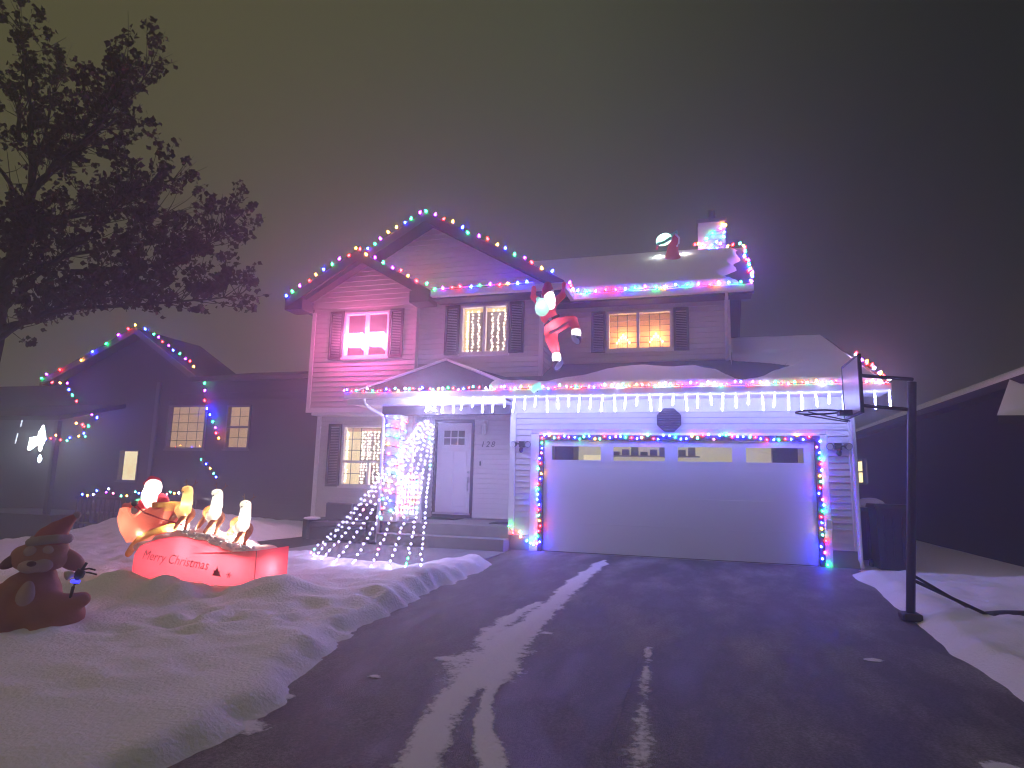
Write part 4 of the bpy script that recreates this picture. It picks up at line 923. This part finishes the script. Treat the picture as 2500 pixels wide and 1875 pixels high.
for p, wt in (((-3.75,-5.05,.2),1.7),((-3.25,-5.22,.33),1.5),((-2.87,-5.22,.28),1.5),((-2.52,-5.20,.21),1.3),((-2.34,-5.03,.14),.9),((-3.4,-5.0,.1),1.6),((-2.9,-5.0,.08),1.2),((-4.3,-4.95,1.02),2.2),((-4.29,-4.85,.80),1.6),((-4.55,-4.88,.62),1.5),((-4.15,-4.85,.66),1.3),((-4.30,-5.06,.48),.5),((-3.1,-5.0,.55),3.2),((-3.6,-5.0,.58),3.2),((-2.65,-5.0,.47),2.6),((-2.88,-5.0,.52),2),((-3.85,-5.0,.53),2),((-4.04,-4.85,.84),.6),((-4.62,-4.80,.84),.4)):
    lamp('inner_lamp', p, (1, .93, .84), wt*5.6, .03, t)

# ---- inflated dog with a santa hat, unlit
t = thing('inflatable_dog', 'unlit brown inflated dog wearing a santa hat at the left edge of the lawn', 'inflatable', (-3.0, -7.5, -.17), rotz=.90, local=True)
DB = mat('dog_cloth', (.36, .145, .09), .6, .25, bump=.5, bscale=9); DL = mat('dog_pale_cloth', (.42, .29, .24), .6, .25, bump=.5, bscale=9); DN = mat('dog_dark_cloth', (.12, .035, .03), .6, .2)
HT = mat('dull_red_hat', (.34, .08, .065), .6, .2, bump=.5, bscale=9); HW = mat('dull_white_trim', (.30, .24, .22), .7, .2)
def dx(cx, cy, d=0): return Vector(((cx-480)*.00075, d, (1590-cy)*.00070))
mb = MB().ell(dx(480, 1330), (.36, .24, .23)).ell(dx(530, 1080, .02), (.25, .19, .20)).ell(dx(590, 880, .03), (.15, .14, .12)).ell(dx(150, 1400, .02), (.22, .22, .15)).ell(dx(870, 1400, -.02), (.20, .22, .17))
limb(mb, [dx(760, 1250, -.1), dx(930, 1230, -.16), dx(1060, 1170, -.2)], [.13, .10, .075]); limb(mb, [dx(300, 1050, -.08), dx(200, 1230, -.16), dx(260, 1420, -.2)], [.10, .09, .08])
mb.ell(dx(700, 1520, -.16), (.16, .20, .08)).ell(dx(250, 1530, -.16), (.16, .20, .08))
blob('body', mb, DB, t, .025, 8)
hd = blob('head', MB().ell(dx(590, 660), (.24, .19, .125)).ell(dx(640, 540), (.185, .16, .11)).ell(dx(440, 600), (.12, .13, .09)), DB, t, .02, 7)
blob('ear', MB().ell(dx(330, 660, -.02), (.125, .06, .055), rot=(0, -.62, 0)), DN, hd, .016, 4); blob('ear', MB().ell(dx(880, 680, -.02), (.16, .07, .085), rot=(0, .62, 0)), DB, hd, .016, 4)
blob('muzzle', MB().ell(dx(500, 730, -.15), (.10, .07, .062)).ell(dx(620, 710, -.14), (.085, .06, .075)), DL, hd, .014, 5)
for a in (480, 650): MB().ell(dx(a, 545, -.135), (.05, .03, .05)).build('eye_patch', DL, hd, smooth=True)
MB().ell(dx(510, 685, -.225), (.036, .025, .024)).build('nose', DN, hd, smooth=True)
MB().ell(dx(480, 1180, -.155), (.075, .06, .20), rot=(.12, .14, 0)).build('belly_patch', DL, t, smooth=True)
ht = blob('hat', limb(MB(), [dx(670, 420), dx(720, 310), dx(810, 200), dx(890, 110)], [.14, .10, .06, .03]), HT, t, .016, 5)
blob('hat_trim', limb(MB(), [dx(470, 440, -.06), dx(560, 410, -.12), dx(720, 395, -.12), dx(840, 410, -.05), dx(850, 410, .05), dx(680, 400, .13), dx(500, 420, .08)], .045), HW, ht, .016, 4)
MB().ell(dx(905, 100), (.035, .035, .035)).build('pompom', HW, ht, smooth=True)
# laser projector on a stake beside the dog
t = thing('garden_projector', 'black garden projector on a stake with a blue ring light beside the dog', 'projector', (-3.0, -7.5, -.17), rotz=.90, local=True)
Q = lambda cx, cy, d=0: dx(cx, cy, -.22+d)
MB().tube([Q(930, 1200), Q(950, 1000), Q(965, 960)], .014, 8).build('stake', DARK, t, smooth=True)
MB().tube([Q(965, 960), Q(985, 870), Q(1020, 790)], [.030, .045, .04], 10).build('housing', DARK, t, smooth=True)
MB().tube([Q(963, 950), Q(968, 915)], .037, 12).build('ring_light', emitter('blue_ring', (.03, .03, 1), 4), t)
MB().tube([Q(930, 830, -.01), Q(860, 850, -.03)], [.03, .04], 10).build('lens_hood', mat('pale_lens', (.55, .48, .36), .3, .4), t, smooth=True)
MB().tube([Q(1030, 785), Q(1090, 775), Q(1160, 800)], .008, 5).tube([Q(1030, 820), Q(1100, 830), Q(1180, 860)], .008, 5).tube([Q(1020, 790), Q(1060, 700)], .014, 6).build('bracket', DARK, t)
lamp('ring_glow', Q(965, 930, -.06), (.1, .1, 1), .12, .02, t)

# ------------------------------------------------------------------ basketball hoop beside the driveway
t = thing('basketball_hoop', 'portable basketball hoop on a dark pole at the right edge of the driveway', 'basketball hoop', (5.06, -3.85, -.1))
MB().tube([(5.06, -3.85, -.14), (5.24, -3.85, 2.52)], .047, 12).build('pole', DARK, t, smooth=False)
B('pole_foot', 4.97, 5.16, -3.96, -3.74, -.10, -.02, DARK, t, bev=.02)
BOARD = mat('acrylic_board', (.72, .72, .76), .25, .5, translucent=.35)
bd = B('backboard', 4.585, 4.60, -4.36, -3.56, 2.14, 2.74, BOARD, t)
fb = MB()
for a in ((-4.385,-4.361,2.115,2.765),(-3.559,-3.535,2.115,2.765),(-4.361,-3.559,2.741,2.765),(-4.361,-3.559,2.115,2.139)): fb.box(4.578, 4.615, *a)
fb.build('frame', DARK, bd)
for z in (2.25, 2.60): MB().tube([(5.07+.0677*(z+.09), -3.85, z-.05), (4.62, -3.95, z)], .022, 6).build('arm', DARK, t)
rm = MB().tube([(4.22+.23*math.cos(R(15*k)), -3.95+.23*math.sin(R(15*k)), 2.17) for k in range(25)], .011, 6); rm.box(4.44, 4.577, -4.02, -3.88, 2.13, 2.19)
rm.tube([(4.10,-4.12,2.155),(4.55,-4.0,2.06)], .008, 5).tube([(4.10,-3.78,2.155),(4.55,-3.9,2.06)], .008, 5); rm.build('rim', DARK, t, smooth=False)
MB().tube([(5.08,-3.84,.34),(5.95,-3.62,-.06)], .020, 6).build('strut', DARK, t); MB().tube([(5.08,-3.80,.40),(5.85,-3.35,-.04)], .016, 6).build('strut', DARK, t)
mb = MB().ell((6.35,-3.60,-.03), (.55, .22, .07), 16, 8); mb.build('base', BLACK, t, smooth=True)
# ------------------------------------------------------------------ bins between the houses
BIN = mat('bin_plastic', (.012, .014, .014), .28, .5)
def wheelie(x, y, z, h, label, snow):
    t = thing('wheeled_bin', label, 'bin', (x, y, z), 'bins beside the garage')
    MB().prism([(x-.21, y-.24, z+.05), (x+.21, y-.24, z+.05), (x+.25, y-.28, z+h), (x-.25, y-.28, z+h)], (0, .52, 0)).build('body', BIN, t)
    for k in (-.13, 0, .13): MB().box(x+k-.012, x+k+.012, y-.30, y-.283, z+.2, z+h-.12).build('rib', BIN, t)
    MB().prism([(x-.28, y-.31, z+h+.001), (x+.28, y-.31, z+h+.001), (x+.26, y-.29, z+h+.07), (x-.26, y-.29, z+h+.07)], (0, .60, 0)).build('lid', BIN, t)
    for s in (-1, 1): MB().tube([(x+s*.23, y+.22, z+.09), (x+s*.27, y+.22, z+.09)], .09, 12).build('wheel', BLACK, t)
    if snow: MB().ell((x, y, z+h+.10), (.27, .28, .15), 14, 7).build('bin_snow', SNOWR, label='rounded heap of snow on the lid of the rear bin', kind='stuff', smooth=True)
wheelie(5.95, .35, -.06, 1.05, 'dark wheeled bin with a bare lid standing right of the garage', False)
wheelie(5.93, 1.45, -.02, .92, 'dark wheeled bin with snow heaped on its lid behind the other bin', True)

# ------------------------------------------------------------------ house on the right
NEIGHR = mat('near_black_siding', (0.030, 0.030, 0.034), 0.8, 0.2, var=0.1)
t = thing('neighbour_house', 'dark low house with snowy eaves on the right of the driveway', 'house', (10, 4, 0))
MB().box(8.3, 14, 0, 12.0, -.6, 3.10).box(8.3, 14, 13.2, 16, -.6, 3.10).box(8.3, 14, 12.0, 13.2, -.6, 1.5).box(8.3, 14, 12.0, 13.2, 2.3, 3.10).build('wall', NEIGHR, t)
wn = MB().box(8.15, 8.26, 11.96, 13.24, 2.26, 2.34).box(8.15, 8.26, 11.96, 13.24, 1.46, 1.54).box(8.15, 8.26, 11.96, 12.04, 1.54, 2.26).box(8.15, 8.26, 13.16, 13.24, 1.54, 2.26).box(8.16, 8.25, 12.04, 13.16, 1.88, 1.92).build('window', NEIGH_TRIM, t)
B('pane', 8.27, 8.28, 12.04, 13.16, 1.54, 2.26, emitter('lit_window_right', (1, .78, .36), 2.2), wn)
rfn = slab('roof', [(8.02, -.2, 3.22), (8.02, 16.3, 3.22), (11.2, 16.3, 4.55), (11.2, -.2, 4.55)], .16, SHINGLE, t)
B('gutter', 7.93, 8.015, -.2, 16.3, 3.06, 3.20, NEIGHR, rfn)
B('soffit', 8.016, 8.42, -.19, 16.2, 3.07, 3.099, NEIGHR, rfn); B('wall_plate', 8.31, 8.45, 0.001, 16.0, 3.1, 3.2, NEIGHR, rfn)
MB().prism([(8.4, .01, 3.10), (14, .01, 3.10), (11.2, .01, 4.3)], (0, .15, 0)).build('gable', NEIGHR, t)
lw = slab('porch_roof', [(7.05, -1.25, 2.40), (12.0, -1.25, 2.40), (12.0, .9, 3.36), (8.17, .9, 3.36)], .12, SHINGLE, t)
MB().box(8.0, 12, -.9, -.01, -.6, 2.45).build('wall', NEIGHR, t)
def quad_snow(label, A, B_, C_, D, th, n=24):
    A, B_, C_, D = map(Vector, (A, B_, C_, D)); mb = MB()
    for j in range(n+1):
        for i in range(n+1):
            u, v = i/n, j/n; p = A.lerp(B_, u).lerp(D.lerp(C_, u), v); e = min(1, min(u, v)*n/2.5)
            mb.v.append(p+Vector((0, 0, th*math.sqrt(e)*(1+.2*fbm(p.x, p.y, 1, 2, 3)))))
    mb.f = [(j*(n+1)+i, j*(n+1)+i+1, (j+1)*(n+1)+i+1, (j+1)*(n+1)+i) for j in range(n) for i in range(n)]; mb.mi = [0]*len(mb.f)
    return tag(link('roof_snow', mb.mesh('roof_snow', SNOWR, True, fix=False)), label, kind='stuff')
def nsnow(x, y):
    e = min((x-7.96)/.1, (y+.2)/.12, (16.2-y)/.2); e = max(-.3, min(1, e)); return (-.03 if e <= 0 else 0)+.09*math.sqrt(max(0, e))
roof_snow('roof_snow', 'snow on the long roof of the dark house on the right', 7.96, 11.1, -.2, 16.2, lambda x, y: 3.22+(x-8.02)*.418, nsnow, .16)
quad_snow('snow on the little hipped porch roof of the house on the right', (7.03, -1.27, 2.40), (11.9, -1.27, 2.40), (11.9, .9, 3.38), (8.15, .9, 3.38), .05)

# ------------------------------------------------------------------ house on the left
t = thing('neighbour_house', 'dark gabled house with lit windows and a lit gable on the left', 'house', (-12.5, 5, 0))
nw = [(-12.05,-10.69,1.98,3.26),(-9.99,-9.18,2.0,3.24),(-13.70,-12.98,1.03,1.93)]
def nwall(y, x0, x1, z0, z1, holes, th=.15):
    xs = sorted({x0, x1, *[h[0] for h in holes], *[h[1] for h in holes]}); mb = MB()
    for a, b_ in zip(xs, xs[1:]):
        zz = [(z0, z1)]
        for h in holes:
            if h[0] <= a and b_ <= h[1]: zz = [q for s, e in zz for q in intervals(s, e, [(h[2], h[3])])]
        for s, e in zz: mb.box(a, b_, y, y+th, s, e)
    return mb
wl = nwall(3.0, -26, -6.7, -.8, 3.95, nw).prism([(-16.6, 3.0, 3.951), (-10.9, 3.0, 3.951), (-13.25, 3.0, 5.42)], (0, .15, 0)).build('wall', NEIGH, t)
for k in range(20):
    B('siding_plank', -12.45, -6.75, 2.975, 2.998, -.1+.195*k, -.1+.195*k+.03, NEIGH, wl) if not (1.85 < -.1+.195*k < 3.3) else None
B('corner_board', -12.56, -12.44, 2.93, 2.999, -.5, 3.95, NEIGH_TRIM, wl)
for s in (-1, 1):
    xe = -16.75 if s < 0 else -10.85
    o = slab('roof', [(-13.25, 2.6, 5.56), (-13.25, 5.2, 5.56), (xe, 5.2, 4.03), (xe, 2.6, 4.03)], .12, SHINGLE, t)
    MB().prism([(-13.25, 2.57, 5.58), (xe, 2.57, 4.05), (xe, 2.57, 3.86), (-13.25, 2.57, 5.39)], (0, .03, 0)).build('rake_board', NEIGH_TRIM, o)
slab('roof', [(-10.9, 2.5, 4.0), (-6.5, 2.5, 4.0), (-6.5, 5.0, 4.55), (-10.9, 5.0, 4.55)], .12, SHINGLE, t)
B('gutter', -10.85, -6.5, 2.38, 2.49, 3.86, 3.98, NEIGH, t)
slab('roof', [(-17.6, .9, 2.75), (-13.6, .9, 2.75), (-13.6, 2.9, 3.3), (-17.6, 2.9, 3.3)], .12, SHINGLE, t)
for x in (-17.3, -13.8): B('post', x-.06, x+.06, .98, 1.1, -.7, 2.62, NEIGH, t)
B('porch_floor', -17.5, -13.4, .9, 2.98, -.8, .12, NEIGH, t)
LITN = curtainmat('lit_blind_left', (.42, .26, .12), (.66, .42, .20), 1.0, 3); LITB = curtainmat('bright_room_left', (1.0, .74, .30), (1.6, 1.4, .9), 1.0, 2.5)
w_ = window(t, *nw[0], 3.0, fr=.05, fm=NEIGH_TRIM, muntx=[(-12.05+1.36*k/4, 2.03, 3.21) for k in (1, 2, 3)], muntz=[(1.98+1.28*k/5, -12.0, -10.74) for k in (1, 2, 3, 4)])
B('blind', -12.4, -10.64, 3.2, 3.22, 1.93, 3.31, LITN, w_)
w_ = window(t, *nw[1], 3.0, fr=.05, fm=NEIGH_TRIM, rail=(2.62,), muntx=[(-9.585, 2.05, 3.19)], muntz=[(2.32, -9.94, -9.23), (2.93, -9.94, -9.23)])
B('blind', -10.34, -9.13, 3.2, 3.22, 1.95, 3.29, LITN, w_)
w_ = window(t, *nw[2], 3.0, fr=.03, fm=NEIGH_TRIM)
B('room_back', -14.4, -12.9, 3.3, 3.32, .8, 2.0, LITB, w_)
NS = 'strings of small lights on the neighbouring house'
nL = [(-16.64,4.08),(-16.41,4.2),(-15.92,4.32),(-15.13,4.6),(-14.74,4.85),(-14.24,5.08),(-13.8,5.33),(-13.4,5.50),(-13.18,5.60),(-12.77,5.46),(-12.48,5.30),(-12.28,5.20),(-12.1,5.05),(-11.85,4.93),(-11.66,4.78),(-11.44,4.68),(-11.22,4.52),(-11.05,4.44),(-10.89,4.28)]
string('multicoloured lights along the gable of the dark house on the left', [(x, 2.52, z) for x, z in nL], 'big', group=NS, start=1)
nD = [(-10.88,4.0),(-10.78,3.85),(-10.75,3.64),(-10.69,3.34),(-10.59,3.11),(-10.47,2.93),(-10.36,2.74),(-10.24,2.57),(-10.18,2.41),(-10.07,2.27)]
string('multicoloured lights drooping past the windows of the dark house on the left', [(x, 2.85, z) for x, z in nD], 'big', group=NS)
string('short run of five lights low on the dark house on the left', [(-9.4,1.5,1.64),(-9.22,1.5,1.53),(-9.07,1.5,1.42),(-8.98,1.5,1.29),(-8.87,1.5,1.20)], 'mid', ['green', 'blue', 'amber', 'mint', 'blue'], group=NS)
nP = [(-15.91,3.9),(-15.53,3.87),(-15.29,3.86),(-15.19,3.66),(-15.0,3.49),(-14.83,3.31),(-14.37,3.0),(-14.18,2.91),(-13.96,2.81),(-14.23,2.56),(-14.49,2.61),(-14.7,2.65)]
string('lights zigzagging down from the left eave of the dark house', [(x, 2.3, z) for x, z in nP], 'big', ['red', 'amber', 'purple', 'blue', 'green'], group=NS)
nQ = [(-13.62,2.52),(-13.64,2.34),(-13.56,2.26),(-13.8,2.26),(-14.13,2.22),(-14.21,2.14),(-14.47,2.16),(-14.64,2.28),(-14.83,2.2),(-15.03,2.18)]
string('lights along the porch beam of the dark house beside the white glare', [(x, .88, z*.985-.05) for x, z in [(a*.93+.0, b_) for a, b_ in nQ]], 'mid', ['red', 'blue', 'green', 'amber', 'blue', 'mint', 'red', 'amber'], group=NS)
# the glaring white cluster
t = thing('hanging_light_cluster', 'glaring white cluster of hanging lights on the porch of the left house', 'hanging lights', (-15.5, 1.9, 2.2))
GL = emitter('glare_white', (.80, .95, 1.0), 26)
MB().tube([(-15.5, 1.9, 2.60), (-15.5, 1.9, 2.62)], .01, 5).build('hook', DARK, t)
for x, z0, z1, r_ in ((-15.56, 1.98, 2.44, .045), (-15.47, 1.82, 2.58, .055), (-15.39, 2.02, 2.40, .04), (-15.44, 1.50, 1.72, .05)):
    MB().tube([(x, 1.9, z1), (x, 1.9, z1-.08), (x+.015, 1.9, (z0+z1)/2), (x, 1.9, z0+.05), (x, 1.9, z0)], [.012, r_*.8, r_, r_*.7, .01], 8).build('light_tube', GL, t, smooth=True)
MB().prism([(-15.93, 1.88, 1.86), (-15.72, 1.88, 1.98), (-15.66, 1.88, 2.24), (-15.90, 1.88, 2.22)], (0, .08, 0)).build('light_panel', GL, t)
MB().tube([(-15.47, 1.9, 2.58), (-15.46, 1.9, 1.60)], .006, 4).build('wire', DARK, t)
for p in ((-15.5, 1.8, 2.2),): lamp('glare_light', p, (.62, .82, 1.0), 7, .2, t)
MTL = emitter('faint_tube', (.8, .9, 1), 1.6)
for i, (x, z0, z1) in enumerate(((-16.62, 2.05, 2.35), (-16.50, 2.55, 2.85))):
    o = MB().tube([(x, 2.0, z0), (x+.05, 2.0, z1)], .016, 6).build('light_tube', MTL); tag(o, ('lower' if i == 0 else 'upper')+' faint light tube hanging left of the white glare', 'light tube', 'faint light tubes')
# fence with lights
t = thing('porch_railing', 'dark picket railing with small lights in front of the left house', 'railing', (-10.3, .5, 0))
B('rail', -12.2, -8.5, .47, .53, .60, .66, NEIGH, t); B('rail', -12.2, -8.5, .48, .52, -.02, .03, NEIGH, t)
for k in range(25): B('picket', -12.15+k*.15, -12.11+k*.15, .485, .515, -.25, .61, NEIGH, t)
fx = [(-11.96,.69),(-11.8,.67),(-11.6,.70),(-11.49,.8),(-11.21,.77),(-11.14,.85),(-10.96,.75),(-10.73,.69),(-10.53,.70),(-10.29,.8),(-10.2,.77),(-9.9,.72),(-9.6,.74),(-9.34,.77),(-9.23,.83),(-9.11,.8),(-8.99,.81),(-8.85,.81),(-8.78,.83),(-8.66,.90)]
string('small lights draped along the dark picket railing', [(x, .46, z) for x, z in fx], 'mid', ['mint', 'amber', 'white', 'blue', 'purple', 'white', 'pink'], group=NS)

# ------------------------------------------------------------------ maple with clinging leaves
t = thing('tree', 'bare limbed tree with clinging dry leaves at the upper left', 'tree', (-8.45, -4.5, -.3))
tr_ = random.Random(3)
LIMB = [((-8.45,-.4),(-8.40,1.5),(-8.36,3.4),(-8.30,4.6),(-8.10,5.6),(-7.95,6.1)),
 ((-7.98,6.0),(-7.45,6.5),(-6.9,7.0),(-6.3,7.6),(-5.95,8.4)), ((-8.0,6.0),(-7.9,7.2),(-7.95,8.1),(-7.9,8.8)), ((-7.5,6.45),(-7.25,7.3),(-7.1,8.3)),
 ((-6.9,7.0),(-6.1,7.35),(-5.25,7.55)), ((-7.95,6.0),(-6.9,6.25),(-5.6,6.5),(-4.75,6.7)), ((-8.25,4.9),(-7.2,5.5),(-6,5.85),(-4.6,6.05)),
 ((-8.3,4.5),(-7.2,4.95),(-6,5.2),(-5.1,5.4)), ((-8.34,3.9),(-7,4.4),(-5.4,4.75),(-4.2,5.2)), ((-6.6,4.5),(-5.2,4.5),(-4.2,4.75),(-3.65,5.2)),
 ((-8.36,3.6),(-6.8,3.95),(-5.1,4.05),(-3.8,4.15)), ((-8.36,3.4),(-7.1,3.75),(-5.8,3.9),(-4.6,3.85)), ((-8.05,5.9),(-8.5,7.3),(-8.85,9.0)), ((-8.5,7.0),(-9.2,8.4)),
 ((-8.1,5.7),(-8.9,6.6),(-9.6,7.4)), ((-8.3,4.6),(-9.4,5.3),(-10.3,5.7)), ((-8.36,3.7),(-9.6,4.3),(-10.8,4.5)), ((-8.3,4.3),(-7.0,4.75),(-6.0,4.9)), ((-8.1,5.4),(-7.0,5.9),(-6.3,6.1))]
LOFF = [0, .3, -.4, .6, -.3, -.6, .2, .7, -.5, .3, .5, -.3, .5, .2, 0, .4, -.4, -.7, .9, .4]
wood = MB(); leaves = MB()
def bend(P, n):
    out_ = []
    for a, b_ in zip(P, P[1:]):
        for k in range(n): out_.append(a.lerp(b_, k/n)+Vector((tr_.uniform(-1, 1), tr_.uniform(-1, 1), tr_.uniform(-1, 1)))*.025)
    return out_+[P[-1]]
def leaf(p, s):
    m = Euler((tr_.uniform(0, 6.3), tr_.uniform(0, 6.3), tr_.uniform(0, 6.3))).to_matrix()
    leaves.add([p+m @ Vector(q)*s for q in ((-.15, -.5, 0), (.15, -.5, 0), (.5, -.05, .12), (.22, .18, 0), (0, .6, .06), (-.22, .18, 0), (-.5, -.05, .12))], [(0, 1, 2, 3, 4, 5, 6)])
def clump(p, n, s, sp):
    for _ in range(n): leaf(p+Vector((tr_.gauss(0, sp), tr_.gauss(0, sp), tr_.gauss(0, sp))), s*tr_.uniform(.7, 1.25))
for li, (L_, off) in enumerate(zip(LIMB, LOFF)):
    n = len(L_); P = [Vector((-8.3+(x+8.3)*({6: .80, 8: .80, 9: .86, 10: .90, 11: .90}.get(li, .87) if x > -8.3 else 1), -4.5+off*(i/(n-1))*(1.6 if li else 0), z)) for i, (x, z) in enumerate(L_)]
    B_ = bend(P, 5); m = len(B_)
    r0, r1 = (.155, .075) if li == 0 else (.055, .010)
    wood.tube(B_, [r0+(r1-r0)*(k/(m-1))**.8 for k in range(m)], 7 if li == 0 else 5)
    if li == 0: continue
    for k in range(2, m):
        for rep in range(6 if li in (9, 10, 11, 19) else 4 if li in (5, 6, 7, 8, 17, 18) else (5 if li in (12, 13) else 2)):
            if tr_.random() < .12: continue
            d = (B_[k]-B_[k-1]).normalized()*tr_.uniform(.3, .9)+Vector((tr_.uniform(-.6, .6), tr_.uniform(-.9, .9), tr_.uniform(-.35, .9)))
            d.normalize(); ln = tr_.uniform(.3, .75); q = B_[k]+d*ln*.55+Vector((0, 0, .02)); e_ = q+(d+Vector((tr_.uniform(-.2, .2), 0, .35))).normalized()*ln*.6
            wood.tube([B_[k], q, e_], [.010, .006, .003], 3)
            for f_ in (.35, .65, .95):
                if tr_.random() < .66: clump(q.lerp(e_, f_), tr_.randint(5, 11), .088, .048)
    for _ in range(5):      # bare whips beyond the last leaves
        d = (B_[-1]-B_[-3]).normalized()+Vector((tr_.uniform(-.5, .5), tr_.uniform(-.5, .5), tr_.uniform(-.1, .7))); d.normalize()
        p0 = B_[-tr_.randint(1, 4)]; wood.tube([p0, p0+d*.25, p0+d*.5+Vector((0, 0, .06))], [.006, .004, .002], 3)
    clump(B_[-1], 10, .085, .06)
wood.build('trunk', BARK, t, smooth=True); leaves.build('crown', LEAF, t)

# ------------------------------------------------------------------ the foggy air
HZ = bpy.data.materials.new('fog'); HZ.use_nodes = True; n = HZ.node_tree; n.nodes.clear()
o = n.nodes.new('ShaderNodeOutputMaterial'); v = n.nodes.new('ShaderNodeVolumePrincipled')
v.inputs['Color'].default_value = (.95, .95, .96, 1); v.inputs['Density'].default_value = HAZE; v.inputs['Anisotropy'].default_value = .80
n.links.new(v.outputs[0], o.inputs['Volume'])
hz = B('haze', -100, 100, -70, 100, -8, 11.5, HZ); tag(hz, 'thin night fog in the air around the houses', kind='stuff')
